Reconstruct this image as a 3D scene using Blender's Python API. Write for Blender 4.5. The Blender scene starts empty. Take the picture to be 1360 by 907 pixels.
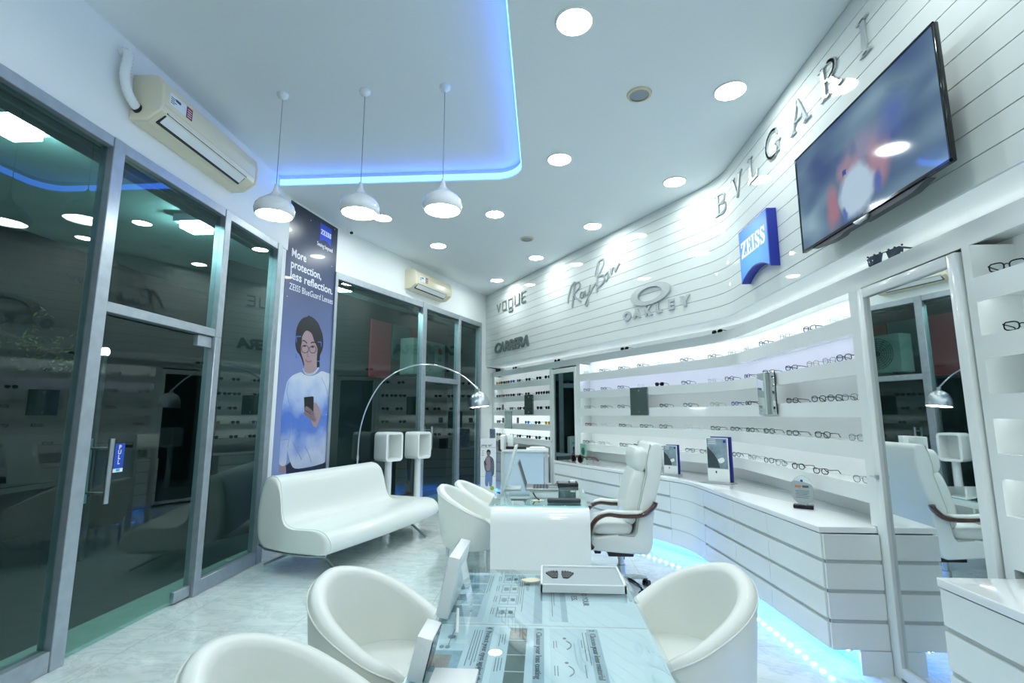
import bpy, bmesh, math, random
from mathutils import Matrix, Vector
random.seed(7)
PI = math.pi
EXPO = 0.4
sc = bpy.context.scene
COL = sc.collection
def R(d): return math.radians(d)

# ------------------------------------------------------------------ materials
def setin(b, k, v):
    if k in b.inputs: b.inputs[k].default_value = v
def lin(h):
    h = h.lstrip('#'); c = [int(h[i:i+2], 16)/255 for i in (0, 2, 4)]
    return tuple((x/12.92 if x <= .04045 else ((x+.055)/1.055)**2.4) for x in c) + (1,)
def mat(name, col, rough=.5, metal=0, spec=.5, coat=0, noise=0, nscale=8, bump=0, alpha=1, trans=0, ior=1.5):
    m = bpy.data.materials.new(name); m.use_nodes = True
    nt = m.node_tree; b = nt.nodes['Principled BSDF']
    c = lin(col) if isinstance(col, str) else tuple(col)+(1,) if len(col) == 3 else col
    setin(b, 'Base Color', c); setin(b, 'Roughness', rough); setin(b, 'Metallic', metal)
    setin(b, 'Specular IOR Level', spec); setin(b, 'Coat Weight', coat); setin(b, 'Coat Roughness', .025)
    setin(b, 'Alpha', alpha); setin(b, 'Transmission Weight', trans); setin(b, 'IOR', ior)
    if noise or bump:
        tc = nt.nodes.new('ShaderNodeTexCoord'); n = nt.nodes.new('ShaderNodeTexNoise')
        n.inputs['Scale'].default_value = nscale; n.inputs['Detail'].default_value = 4
        nt.links.new(tc.outputs['Object'], n.inputs['Vector'])
        if noise:
            r = nt.nodes.new('ShaderNodeValToRGB')
            r.color_ramp.elements[0].position = .3; r.color_ramp.elements[1].position = .7
            r.color_ramp.elements[0].color = tuple(max(0, x*(1-noise)) for x in c[:3])+(1,)
            r.color_ramp.elements[1].color = tuple(min(1, x*(1+noise*.4)) for x in c[:3])+(1,)
            nt.links.new(n.outputs['Fac'], r.inputs['Fac']); nt.links.new(r.outputs['Color'], b.inputs['Base Color'])
        if bump:
            bp = nt.nodes.new('ShaderNodeBump'); bp.inputs['Strength'].default_value = bump; bp.inputs['Distance'].default_value = .004
            nt.links.new(n.outputs['Fac'], bp.inputs['Height']); nt.links.new(bp.outputs['Normal'], b.inputs['Normal'])
    return m
def emit(name, col, strength):
    m = bpy.data.materials.new(name); m.use_nodes = True
    nt = m.node_tree; nt.nodes.clear()
    o = nt.nodes.new('ShaderNodeOutputMaterial'); e = nt.nodes.new('ShaderNodeEmission')
    e.inputs['Color'].default_value = lin(col) if isinstance(col, str) else tuple(col)+(1,)
    e.inputs['Strength'].default_value = strength
    nt.links.new(e.outputs[0], o.inputs['Surface'])
    return m
def glass(name, tint, gloss=.04, ior=1.5, scale=1.7, refl=(1, 1, 1)):
    """clear sheet glass: tinted pass-through with a Fresnel mirror on top"""
    m = bpy.data.materials.new(name); m.use_nodes = True
    nt = m.node_tree; nt.nodes.clear()
    o = nt.nodes.new('ShaderNodeOutputMaterial'); mx = nt.nodes.new('ShaderNodeMixShader')
    t = nt.nodes.new('ShaderNodeBsdfTransparent'); g = nt.nodes.new('ShaderNodeBsdfGlossy')
    f = nt.nodes.new('ShaderNodeFresnel'); f.inputs['IOR'].default_value = ior
    t.inputs['Color'].default_value = tuple(tint)+(1,); g.inputs['Roughness'].default_value = gloss; g.inputs['Color'].default_value = tuple(refl)+(1,)
    geo = nt.nodes.new('ShaderNodeNewGeometry'); q = nt.nodes.new('ShaderNodeMath'); q.operation = 'SUBTRACT'; q.inputs[0].default_value = scale
    nt.links.new(geo.outputs['Backfacing'], q.inputs[1]); q.use_clamp = False
    k = nt.nodes.new('ShaderNodeMath'); k.operation = 'MULTIPLY'; k.use_clamp = True
    q2 = nt.nodes.new('ShaderNodeMath'); q2.operation = 'MULTIPLY_ADD'; q2.inputs[1].default_value = -scale; q2.inputs[2].default_value = scale
    nt.links.new(geo.outputs['Backfacing'], q2.inputs[0]); nt.links.new(f.outputs[0], k.inputs[0]); nt.links.new(q2.outputs[0], k.inputs[1])
    nt.nodes.remove(q); nt.links.new(k.outputs[0], mx.inputs[0])
    nt.links.new(t.outputs[0], mx.inputs[1]); nt.links.new(g.outputs[0], mx.inputs[2])
    nt.links.new(mx.outputs[0], o.inputs['Surface'])
    return m
M = {}
M['wall'] = mat('white_wall_paint', '#e9eeee', .55)
M['ceil'] = mat('ceiling_paint', '#dfe6e8', .6)
M['panel'] = mat('gloss_white_panel', '#dbe3e1', .6, spec=.2, coat=.6)
M['groove'] = mat('panel_joint', '#9da7a5', .6)
M['lam'] = mat('white_laminate', '#e3e9e7', .18, coat=.3)
M['lam2'] = mat('white_laminate_matt', '#dde3e0', .35)
M['niche'] = mat('niche_back_white', '#f1f3f5', .35)
M['top'] = mat('white_worktop', '#eceff0', .1, coat=.5)
M['grip'] = mat('grey_metal_grip', '#bcc3c2', .4, metal=.1)
M['carc'] = mat('grey_carcass', '#7d8685', .6)
M['gap'] = mat('dark_gap', '#30383a', .8)
M['alu'] = mat('brushed_aluminium', '#a9b3ba', .38, metal=.55, noise=.12, nscale=14)
M['leather'] = mat('white_leather', '#e2e7e3', .33, coat=.15, bump=.12, nscale=160)
M['leatherb'] = mat('cream_leather', '#e2e5de', .36, coat=.1, bump=.15, nscale=140)
M['seam'] = mat('grey_piping', '#a9b0ac', .5)
M['chrome'] = mat('chrome', '#d5dadd', .12, metal=1)
M['steel'] = mat('satin_steel', '#b9bfc2', .3, metal=1)
M['black'] = mat('black_plastic', '#15181a', .4)
M['blackg'] = mat('black_gloss', '#0b0e11', .12)
M['dkgrey'] = mat('dark_grey_plastic', '#333b40', .45)
M['grey'] = mat('grey_plastic', '#8b9497', .45)
M['white'] = mat('white_plastic', '#e9edec', .25)
M['wgloss'] = mat('white_lacquer', '#eef1f0', .12, coat=.6)
M['cream'] = mat('cream_plastic', '#e4dcc2', .32)
M['creamd'] = mat('cream_plastic_dark', '#cfc4a2', .4)  # darker cream for speaker rims and the casing seam
M['wood'] = mat('dark_mahogany', '#4a2316', .25, coat=.4, noise=.35, nscale=25)
M['paper'] = mat('white_paper', '#e8ecec', .6)
M['ink'] = mat('grey_ink', '#4d5a60', .6)
M['inkb'] = mat('black_ink', '#1d2226', .6)
M['mirror'] = mat('mirror_silver', '#dfe6e6', .015, metal=1)
M['mirrors'] = mat('mirror_reflection_teal', '#9fb6b1', .03, metal=.82)  # grey-teal diffuse share paints in the reflection of the teal lit glazing
M['carr'] = mat('dark_grey_letter', '#6a7573', .45)
M['mirrord'] = mat('smoked_mirror', '#76898a', .02, metal=1)
M['glass'] = glass('window_glass', (.74, .86, .845), .005, scale=1.35, refl=(.80, .97, .95))
M['tglass'] = glass('table_glass', (.955, .99, .995), .01)
M['dglass'] = glass('desk_glass', (.84, .95, .95), .01)
M['clear'] = glass('clear_lens', (.95, .97, .97), .02)
M['acry'] = glass('clear_acrylic', (.93, .97, .98), .02)
M['crystal'] = mat('crystal', '#f2f8fa', .03, trans=.9, ior=1.45)
M['tint'] = mat('dark_lens', '#12181d', .08, coat=.3)
M['tintb'] = mat('smoke_blue_lens', '#39485c', .08, coat=.3)
M['silver'] = mat('silver_letter', '#b9c2c3', .3, metal=.35)
M['silverd'] = mat('grey_letter', '#87918e', .4, metal=.15)
M['lamp'] = emit('lamp_white', (.93, 1, .99), 75)
M['pend'] = emit('pendant_white', (.95, 1, .99), 30)
M['arc'] = emit('arc_lamp_white', (.97, 1, .98), 35)
M['ledk'] = emit('led_blue_kick', (.07, .26, 1), 210)
M['ledc'] = emit('led_blue_cove', (.07, .22, 1), 6)
M['led1'] = emit('led_white', (.93, .98, 1), 12)
M['led2'] = emit('led_lavender', (.74, .74, 1), 7)
M['led3'] = emit('led_dim', (.9, .97, 1), 2.6)
M['led5'] = emit('led_mid', (.92, .97, 1), 5)
M['leds'] = emit('led_soffit', (.9, .97, 1), 5)
M['blue'] = mat('royal_blue', '#1d2f9c', .3)
M['navy'] = mat('navy_card', '#1c2478', .4)

# ------------------------------------------------------------------ mesh builder
class MB:
    def __init__(s): s.bm = bmesh.new(); s.mi = 0; s.X = Matrix.Identity(4)
    def mat(s, i): s.mi = i; return s
    def at(s, Mx=None): s.X = Mx or Matrix.Identity(4); return s
    def v(s, co): return s.bm.verts.new(s.X @ Vector(co))
    def f(s, vs):
        try: fc = s.bm.faces.new(vs)
        except ValueError: return None
        fc.material_index = s.mi; fc.smooth = True; return fc
    def poly(s, pts): s.f([s.v(p) for p in pts]); return s
    def box(s, x0, x1, y0, y1, z0, z1, bev=0, seg=2):
        if bev:
            t = bmesh.new(); bmesh.ops.create_cube(t, size=1)
            for q in t.verts: q.co = Vector((x0+(q.co.x+.5)*(x1-x0), y0+(q.co.y+.5)*(y1-y0), z0+(q.co.z+.5)*(z1-z0)))
            bmesh.ops.bevel(t, geom=t.edges[:], offset=bev, segments=seg, profile=.5, affect='EDGES')
            s.add(t); return s
        v = [s.v(p) for p in ((x0,y0,z0),(x1,y0,z0),(x1,y1,z0),(x0,y1,z0),(x0,y0,z1),(x1,y0,z1),(x1,y1,z1),(x0,y1,z1))]
        for q in ((0,3,2,1),(4,5,6,7),(0,1,5,4),(1,2,6,5),(2,3,7,6),(3,0,4,7)): s.f([v[i] for i in q])
        return s
    def add(s, t):
        mp = {q: s.v(q.co) for q in t.verts}
        for fc in t.faces: s.f([mp[q] for q in fc.verts])
        t.free()
    def prism(s, pts, z0, z1, bev=0):
        """polygon in xy pushed from z0 to z1"""
        t = bmesh.new()
        a = [t.verts.new((p[0], p[1], z0)) for p in pts]; b = [t.verts.new((p[0], p[1], z1)) for p in pts]
        n = len(pts)
        t.faces.new(a[::-1]); t.faces.new(b)
        for i in range(n): t.faces.new((a[i], a[(i+1) % n], b[(i+1) % n], b[i]))
        bmesh.ops.recalc_face_normals(t, faces=t.faces[:])
        if bev: bmesh.ops.bevel(t, geom=t.edges[:], offset=bev, segments=3, profile=.5, affect='EDGES', clamp_overlap=True)
        s.add(t); return s
    def lathe(s, prof, n=24, c=(0, 0, 0), a0=0, a1=2*PI):
        full = abs(a1-a0-2*PI) < 1e-6; rows = []
        for r, z in prof:
            if r < 1e-6: rows.append([s.v((c[0], c[1], c[2]+z))])
            else: rows.append([s.v((c[0]+r*math.cos(a0+(a1-a0)*i/n), c[1]+r*math.sin(a0+(a1-a0)*i/n), c[2]+z)) for i in range(n if full else n+1)])
        for A, B in zip(rows, rows[1:]):
            m = max(len(A), len(B))
            for i in range(m if full else m-1):
                j = (i+1) % m
                if len(A) == 1 and len(B) == 1: continue
                if len(A) == 1: s.f((A[0], B[j], B[i]))
                elif len(B) == 1: s.f((A[i], A[j], B[0]))
                else: s.f((A[i], A[j], B[j], B[i]))
        return s
    def cyl(s, r, z0, z1, c=(0, 0), n=20): return s.lathe([(0, z0), (r, z0), (r, z1), (0, z1)], n, (c[0], c[1], 0))
    def loft(s, secs, closed=True, caps=True):
        rows = [[s.v(p) for p in q] for q in secs]; n = len(rows[0])
        for A, B in zip(rows, rows[1:]):
            for i in range(n if closed else n-1):
                j = (i+1) % n; s.f((A[i], A[j], B[j], B[i]))
        if caps and closed: s.f(rows[0][::-1]); s.f(rows[-1])
        return s
    def tube(s, pts, r, n=8, closed=False, caps=True):
        P = [Vector(p) for p in pts]; N = len(P); secs = []
        up = None
        for i in range(N):
            a = P[(i-1) % N] if (closed or i) else P[0]; b = P[(i+1) % N] if (closed or i < N-1) else P[-1]
            d = (b-a).normalized()
            if up is None:
                up = Vector((0, 0, 1)) if abs(d.z) < .9 else Vector((1, 0, 0))
            x = up.cross(d)
            if x.length < 1e-5: x = Vector((1, 0, 0)).cross(d)
            x.normalize(); y = d.cross(x); up = y
            rr = r[i] if isinstance(r, (list, tuple)) else r
            secs.append([P[i]+(x*math.cos(2*PI*k/n)+y*math.sin(2*PI*k/n))*rr for k in range(n)])
        if closed: secs.append(secs[0])
        return s.loft(secs, True, caps and not closed)
    def disc(s, r, z, c=(0, 0), n=28): s.f([s.v((c[0]+r*math.cos(2*PI*i/n), c[1]+r*math.sin(2*PI*i/n), z)) for i in range(n)]); return s
    def stroke(s, pts, w, z0, z1, round_=True):
        """flat ribbon along a polyline in xy, pushed from z0 to z1"""
        for (a, b) in zip(pts, pts[1:]):
            a, b = Vector(a), Vector(b); d = b-a
            if d.length < 1e-6: continue
            d.normalize(); q = Vector((-d.y, d.x))*w/2
            s.prism([a+q, a-q, b-q, b+q], z0, z1)
        if round_:
            for p in pts[1:-1]: s.prism([(p[0]+w/2*math.cos(k*PI/4), p[1]+w/2*math.sin(k*PI/4)) for k in range(8)], z0, z1)
        return s
    def text(s, txt, size, x, y, z0, z1, bold=0, shear=0, align='LEFT', sx=1, sy=1, spacing=1):
        cu = bpy.data.curves.new('t', 'FONT'); cu.body = txt; cu.size = size; cu.offset = bold; cu.shear = shear
        cu.align_x = align; cu.space_character = spacing; cu.resolution_u = 3
        cu.extrude = (z1-z0)/2 if z1 > z0 else 0
        ob = bpy.data.objects.new('t', cu); me = bpy.data.meshes.new_from_object(ob)
        mp = [s.v((x+q.co.x*sx, y+q.co.y*sy, (z0+z1)/2+q.co.z)) for q in me.vertices]
        for p in me.polygons: s.f([mp[i] for i in p.vertices])
        bpy.data.objects.remove(ob); bpy.data.curves.remove(cu); bpy.data.meshes.remove(me)
        return s
    def mesh(s, name, mats, recalc=True, sharp=38, xf=None):
        bm = s.bm
        if recalc: bmesh.ops.recalc_face_normals(bm, faces=bm.faces[:])
        ca = math.cos(R(sharp))
        for e in bm.edges:
            if len(e.link_faces) == 2:
                if e.link_faces[0].normal.dot(e.link_faces[1].normal) < ca: e.smooth = False
            else: e.smooth = False
        if xf: bmesh.ops.transform(bm, matrix=xf, verts=bm.verts[:])
        me = bpy.data.meshes.new(name); bm.to_mesh(me); bm.free()
        for q in (mats if isinstance(mats, (list, tuple)) else [mats]): me.materials.append(M[q] if isinstance(q, str) else q)
        return me
def place(x=0, y=0, z=0, rz=0, rx=0, ry=0):
    return Matrix.Translation((x, y, z)) @ Matrix.Rotation(rz, 4, 'Z') @ Matrix.Rotation(ry, 4, 'Y') @ Matrix.Rotation(rx, 4, 'X')
def frame(o, right, up, nrm):
    m = Matrix.Identity(4)
    for i, a in enumerate((right, up, nrm)):
        for k in range(3): m[k][i] = a[k]
    for k in range(3): m[k][3] = o[k]
    return m

# ------------------------------------------------------------------ object helpers
def tag(o, label, cat, group=None):
    o['label'] = label; o['category'] = cat
    if group: o['group'] = group
    return o
def thing(name, label, cat, loc=(0, 0, 0), rz=0, group=None):
    o = bpy.data.objects.new(name, None); COL.objects.link(o); o.empty_display_size = .1
    o.location = loc; o.rotation_euler = (0, 0, rz)
    return tag(o, label, cat, group)
def part(root, name, mb, mats, world=False, label=None, **k):
    top = root
    while top.parent: top = top.parent
    xf = (Matrix.LocRotScale(top.location, top.rotation_euler, top.scale)).inverted() if world else None
    o = bpy.data.objects.new(name, mb.mesh(name, mats, xf=xf, **k)); COL.objects.link(o); o.parent = root
    if label: o['label'] = label
    return o
def solo(name, mb, mats, label, cat, group=None, **k):
    """a thing that is one mesh, its origin moved under it"""
    me = mb.mesh(name, mats, **k)
    xs = [q.co.x for q in me.vertices]; ys = [q.co.y for q in me.vertices]; zs = [q.co.z for q in me.vertices]
    c = Vector(((min(xs)+max(xs))/2, (min(ys)+max(ys))/2, min(zs)))
    me.transform(Matrix.Translation(-c))
    o = bpy.data.objects.new(name, me); COL.objects.link(o); o.location = c
    return tag(o, label, cat, group)
def struct(name, mb, mats, parent=None, **k):
    o = bpy.data.objects.new(name, mb.mesh(name, mats, **k)); COL.objects.link(o)
    if parent: o.parent = parent
    else: o['kind'] = 'structure'
    return o
def dup(root, loc, rz=0, label=None, group=None, scale=None):
    r = root.copy(); COL.objects.link(r); r.location = loc; r.rotation_euler = (0, 0, rz)
    if scale: r.scale = scale
    if label: r['label'] = label
    if group: r['group'] = group
    for ch in list(root.children):
        c = ch.copy(); COL.objects.link(c); c.parent = r
        for g in list(ch.children):
            d = g.copy(); COL.objects.link(d); d.parent = c
    return r
ORD = ['first', 'second', 'third', 'fourth', 'fifth', 'sixth', 'seventh', 'eighth', 'ninth', 'tenth', 'eleventh', 'twelfth', 'thirteenth', 'fourteenth', 'fifteenth', 'sixteenth', 'seventeenth', 'eighteenth', 'nineteenth']

# ------------------------------------------------------------------ paths along the bent wall
class Path:
    """A -> C -> B with a fillet at C; d > 0 is away from the room (to the right of travel)"""
    def __init__(s, A, C, B, rad, n=14):
        s.A, s.C, s.B = Vector(A), Vector(C), Vector(B)
        s.u1 = (s.C-s.A).normalized(); s.u2 = (s.B-s.C).normalized()
        s.ang = s.u1.angle(s.u2); s.tl = rad*math.tan(s.ang/2); s.rad = rad; s.n = n
        s.l1 = (s.C-s.A).length-s.tl; s.la = rad*s.ang; s.l2 = (s.B-s.C).length-s.tl; s.L = s.l1+s.la+s.l2
        left = Vector((-s.u1.y, s.u1.x)); s.O = s.A+s.u1*s.l1+left*rad   # bends to the left
    def at(s, t, d=0):
        if t <= s.l1: p = s.A+s.u1*t; u = s.u1
        elif t <= s.l1+s.la:
            a = (t-s.l1)/s.rad; rr = Matrix.Rotation(a, 2); u = rr @ s.u1
            p = s.O+Vector((u.y, -u.x))*s.rad
        else: u = s.u2; p = s.C+s.u2*(s.tl+t-s.l1-s.la)
        nrm = Vector((u.y, -u.x))
        return p+nrm*d, u, nrm
    def ts(s, a, b):
        r = [a]+[s.l1+s.la*i/s.n for i in range(s.n+1) if a < s.l1+s.la*i/s.n < b]+[b]
        return r
    def sweep(s, mb, a, b, prof):
        """closed profile of (d, z) swept along the path"""
        secs = []
        for t in s.ts(a, b):
            q = []
            for d, z in prof:
                p, _, _ = s.at(t, d); q.append((p.x, p.y, z))
            secs.append(q)
        mb.loft(secs); return mb
    def near_y(s, y): return (y-s.A.y)/s.u1.y
    def far_t(s, t):      # t measured along the far wall line from its foot
        foot = s.C.dot(TV); return s.l1+s.la+(t-foot)-s.tl
TH = .5414
NF = Vector((math.cos(TH), math.sin(TH))); TV = Vector((-math.sin(TH), math.cos(TH)))
def farpt(dist, t): return NF*dist+TV*t
def mk(xn, dist, rad, y0=-2.3, tend=9.9):
    yc = (dist-NF.x*xn)/NF.y
    e = farpt(dist, tend)
    return Path((xn, y0), (xn, yc), e, rad)
SH = mk(2.02, 4.589, 1.5)
PNL = mk(1.92, 4.33, .9)
# ------------------------------------------------------------------ floor material: glossy white marble
def marble():
    m = mat('marble_floor', '#d5dedd', .1, coat=.3); nt = m.node_tree; b = nt.nodes['Principled BSDF']; N = nt.nodes.new; L = nt.links.new
    tc = N('ShaderNodeTexCoord'); n1 = N('ShaderNodeTexNoise'); n2 = N('ShaderNodeTexNoise'); mp = N('ShaderNodeMapping')
    mp.inputs['Rotation'].default_value = (0, 0, .6); mp.inputs['Scale'].default_value = (1.3, 2.2, 1)
    L(tc.outputs['Object'], mp.inputs[0]); L(mp.outputs[0], n1.inputs['Vector']); L(mp.outputs[0], n2.inputs['Vector'])
    n1.inputs['Scale'].default_value = 1.5; n1.inputs['Detail'].default_value = 9; n1.inputs['Roughness'].default_value = .68; n1.inputs['Distortion'].default_value = 1.6
    n2.inputs['Scale'].default_value = 5; n2.inputs['Detail'].default_value = 6; n2.inputs['Distortion'].default_value = .8
    r1 = N('ShaderNodeValToRGB'); e = r1.color_ramp.elements
    e[0].position = .46; e[0].color = (1, 1, 1, 1); e[1].position = .54; e[1].color = (1, 1, 1, 1)
    k = e.new(.5); k.color = (.78, .81, .81, 1)
    r2 = N('ShaderNodeValToRGB'); e = r2.color_ramp.elements
    e[0].position = .35; e[0].color = lin('#d6e1e0'); e[1].position = .62; e[1].color = lin('#e4ebe9')
    L(n1.outputs['Fac'], r1.inputs[0]); L(n2.outputs['Fac'], r2.inputs[0])
    mx = N('ShaderNodeMix'); mx.data_type = 'RGBA'; mx.blend_type = 'MULTIPLY'; mx.inputs[0].default_value = .75
    L(r2.outputs[0], mx.inputs[6]); L(r1.outputs[0], mx.inputs[7])
    br = N('ShaderNodeTexBrick'); br.offset = 0; br.inputs['Scale'].default_value = 1; br.inputs['Mortar Size'].default_value = .0022
    br.inputs['Brick Width'].default_value = .9; br.inputs['Row Height'].default_value = .9
    br.inputs['Color1'].default_value = (1, 1, 1, 1); br.inputs['Color2'].default_value = (1, 1, 1, 1); br.inputs['Mortar'].default_value = (.55, .58, .58, 1)
    L(tc.outputs['Object'], br.inputs['Vector'])
    m2 = N('ShaderNodeMix'); m2.data_type = 'RGBA'; m2.blend_type = 'MULTIPLY'; m2.inputs[0].default_value = .8
    L(mx.outputs[2], m2.inputs[6]); L(br.outputs['Color'], m2.inputs[7]); L(m2.outputs[2], b.inputs['Base Color'])
    return m
M['marble'] = marble()
M['pave'] = mat('dark_paving', '#2e3836', .35, noise=.2, nscale=6)
M['sill'] = mat('pale_step_tile', '#93a79c', .4, noise=.1, nscale=9)
M['extw'] = mat('dark_street_wall', '#1c2424', .8, noise=.3, nscale=3)
M['canopy'] = mat('canopy_haze_teal', '#9ab8b6', .6, noise=.15, nscale=2)  # pale teal paints the glow haze of the glass into the canopy
M['shutter'] = mat('shutter_box_metal', '#4d5857', .5)

XL = -2.94; ZC = 4.03; ZT = 4.15; YB = -2.3
G0 = Vector((-2.777, 6.33)); GD = Vector((.358, .934)).normalized(); GN = Vector((GD.y, -GD.x))   # glazing at the back, GN points into the room
def gp(t, d=0): return G0+GD*t+GN*d
GL = 4.42
GM = frame((G0.x, G0.y, 0), (GD.x, GD.y, 0), (0, 0, 1), (GN.x, GN.y, 0))       # local x along, y up, z into the room
BO = Vector((-2.955, 5.36)); BDr = Vector((.178, .97)).normalized(); BNn = Vector((BDr.y, -BDr.x)); BLn = (G0-BO).length
BMx = frame((BO.x, BO.y, 0), (BDr.x, BDr.y, 0), (0, 0, 1), (BNn.x, BNn.y, 0))
LM = frame((XL, 0, 0), (0, 1, 0), (0, 0, 1), (1, 0, 0))                        # left wall: local x = world y, z into the room
end = farpt(4.33, 9.56)

# floor, ceilings
fl = [(XL-.1, YB), (2.3, YB), (2.3, 5.6), (-1.0, 11.1), (-1.35, 10.9), (G0.x-.1, G0.y+.05), (XL-.1, 5.3)]
struct('floor', MB().prism(fl, -.06, 0), 'marble')
lc = []
for i in range(13):
    a = PI/2*(1-i/12); lc.append((-.2-.28+.28*math.cos(a), 5.08-.28+.28*math.sin(a)))
low = [(XL-.06, 5.08)]+lc+[(-.2, YB), (2.3, YB), (2.3, 5.6), (-1.0, 11.1), (-1.35, 10.9), (G0.x-.1, G0.y+.05), (XL-.06, 5.3)]
struct('ceiling', MB().prism(low, ZC, ZC+.3), 'ceil')
struct('ceiling_tray', MB().prism([(XL-.06, YB), (-.1, YB), (-.1, 5.2), (XL-.06, 5.2)], ZT, ZT+.1), 'ceil')
# blue light tape on the step of the tray
cove = [(XL+.02, 5.08)]+lc+[(-.2, YB+.02)]
t = MB(); sec = []
for i, p in enumerate(cove):
    a = Vector(cove[max(0, i-1)]); b = Vector(cove[min(len(cove)-1, i+1)]); u = (b-a).normalized(); n = Vector((u.y, -u.x))
    q = Vector(p)+n*.004; sec.append([(q.x, q.y, ZC+.012), (q.x, q.y, ZC+.075), (q.x+n.x*.006, q.y+n.y*.006, ZC+.075), (q.x+n.x*.006, q.y+n.y*.006, ZC+.012)])
t.loft(sec); solo('led_strip', t, 'ledc', 'blue light strip around the edge of the raised ceiling', 'light strip')

def lerp_(a, b, t): return a+(b-a)*t
# right wall: gloss boards with joints, recess below, plain wall behind the shelves
w = MB(); pl = 0.1275; z = 2.50
s0, s1 = .1, PNL.far_t(9.56)
while z < ZC:
    PNL.sweep(w.mat(0), s0, s1, [(0, z+.003), (.03, z+.003), (.03, min(z+pl-.003, ZC)), (0, min(z+pl-.003, ZC))]); z += pl
PNL.sweep(w.mat(1), s0, s1, [(.007, 2.503), (.05, 2.503), (.05, ZC), (.007, ZC)])
sec = []
for i in range(31):
    k = i/10
    def pk(P, a, e):
        return lerp_(a, P.l1, k) if k <= 1 else P.l1+P.la*(k-1) if k <= 2 else lerp_(P.l1+P.la, e, k-2)
    a = PNL.at(pk(PNL, s0, s1), .004)[0]; b = SH.at(pk(SH, .1, SH.far_t(9.8)), .3)[0]
    sec.append([(a.x, a.y, 2.497), (b.x, b.y, 2.497), (b.x, b.y, 2.53), (a.x, a.y, 2.53)])
w.mat(2).loft(sec)
SH.sweep(w.mat(2), .1, SH.far_t(9.8), [(.212, 0), (.3, 0), (.3, 2.5), (.212, 2.5)])
struct('wall_right', w, ['panel', 'groove', 'wall'])
t = MB(); SH.sweep(t, .1, SH.far_t(9.72), [(0, 2.296), (.012, 2.296), (.012, 2.33), (.205, 2.33), (.205, 2.385), (.02, 2.385), (.02, 2.402), (0, 2.402)])
struct('trim_1', t, 'lam')
t = MB(); SH.sweep(t, .2, SH.far_t(9.65), [(.194, 2.387), (.206, 2.387), (.206, 2.397), (.194, 2.397)])
solo('led_strip', t, 'leds', 'white light strip hidden on the ledge under the panelled wall', 'light strip')

# left wall, pier with the banner, wall over the back glazing, wall behind the camera
struct('wall_left', MB().at(LM).box(YB, 5.37, 3.385, ZT+.05, -.12, 0).box(5.215, 5.37, 0, 3.385, -.12, -.012), 'wall')
struct('wall_pier', MB().at(BMx).box(-.02, BLn+.02, 0, ZC, -.15, 0), 'wall')
struct('wall_back', MB().at(GM).box(-.02, GL, 3.40, ZC, -.12, 0).box(4.14, GL, 0, 3.40, -.12, 0).box(GL, 4.85, 0, 2.49, -.12, -.001), 'wall')
struct('wall_rear', MB().box(XL-.1, 2.3, YB-.1, YB, 0, ZT), 'wall')

# glazing of the left wall
def window(nm, Mx, x0, x1, z0, z1, fl_=0, fr=0, fb=0, ft=0, mid=()):
    b = MB().at(Mx); d0, d1 = -.07, .03
    if fl_: b.box(x0, x0+fl_, z0, z1, d0, d1, .004, 1)
    if fr: b.box(x1-fr, x1, z0, z1, d0, d1, .004, 1)
    if fb: b.box(x0+fl_, x1-fr, z0, z0+fb, d0, d1-.005, .004, 1)
    if ft: b.box(x0+fl_, x1-fr, z1-ft, z1, d0, d1-.005, .004, 1)
    for (a, q) in mid: b.box(x0+fl_, x1-fr, a, q, d0, d1-.004, .004, 1)
    o = struct(nm, b, 'alu')
    struct('pane', MB().at(Mx).box(x0+fl_, x1-fr, z0+fb, z1-ft, -.025, -.017), 'glass', o)
    return o
window('window_1', LM, YB+.02, 3.085, .0, 3.385, .05, .095, .12, .075)
window('window_2', LM, 3.085, 4.285, 2.185, 3.385, .0, .085, .07, .075)
window('window_3', LM, 4.285, 5.215, .0, 3.385, 0, .10, .12, .075)
struct('trim_2', MB().at(LM).box(4.205, 4.285, 0, 2.185, -.07, .03, .004, 1), 'alu')
b = MB().at(LM).box(3.10, 4.19, .015, 2.165, -.026, -.016)
door = struct('door_1', b, 'glass')
struct('patch_fitting', MB().at(LM).box(4.02, 4.2, 2.085, 2.18, -.04, .0, .003, 1), 'alu', door)
struct('patch_fitting', MB().at(LM).box(4.02, 4.2, .015, .10, -.04, .0, .003, 1), 'alu', door)
for dz in (.055, -.097):
    h = MB().at(LM); h.tube([(3.215, .92, dz), (3.215, 1.34, dz)], .016, 14)
    struct('door_handle', h, 'steel', door)
h = MB().at(LM)
for z in (.985, 1.275): h.tube([(3.215, z, .055), (3.215, z, -.097)], .009, 10)
struct('handle_bracket', h, 'steel', door)
st = MB().at(LM).mat(0).box(3.325, 3.405, 1.13, 1.30, -.0158, -.0148).mat(1).box(3.325, 3.405, 1.105, 1.13, -.0158, -.0148)
for i, c in enumerate('PULL'): st.text(c, .040, 3.365, 1.262-i*.034, -.0148, -.0142, bold=.001, align='CENTER')
st.mat(2).box(3.35, 3.38, 1.11, 1.128, -.0148, -.0142)
M['bluest'] = mat('blue_sticker', '#1746b4', .4); M['cyan'] = mat('cyan_print', '#3aa5d8', .5)
o = struct('door_sticker', st, ['bluest', 'white', 'cyan'], door); o['label'] = 'blue and white sticker reading PULL'
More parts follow.
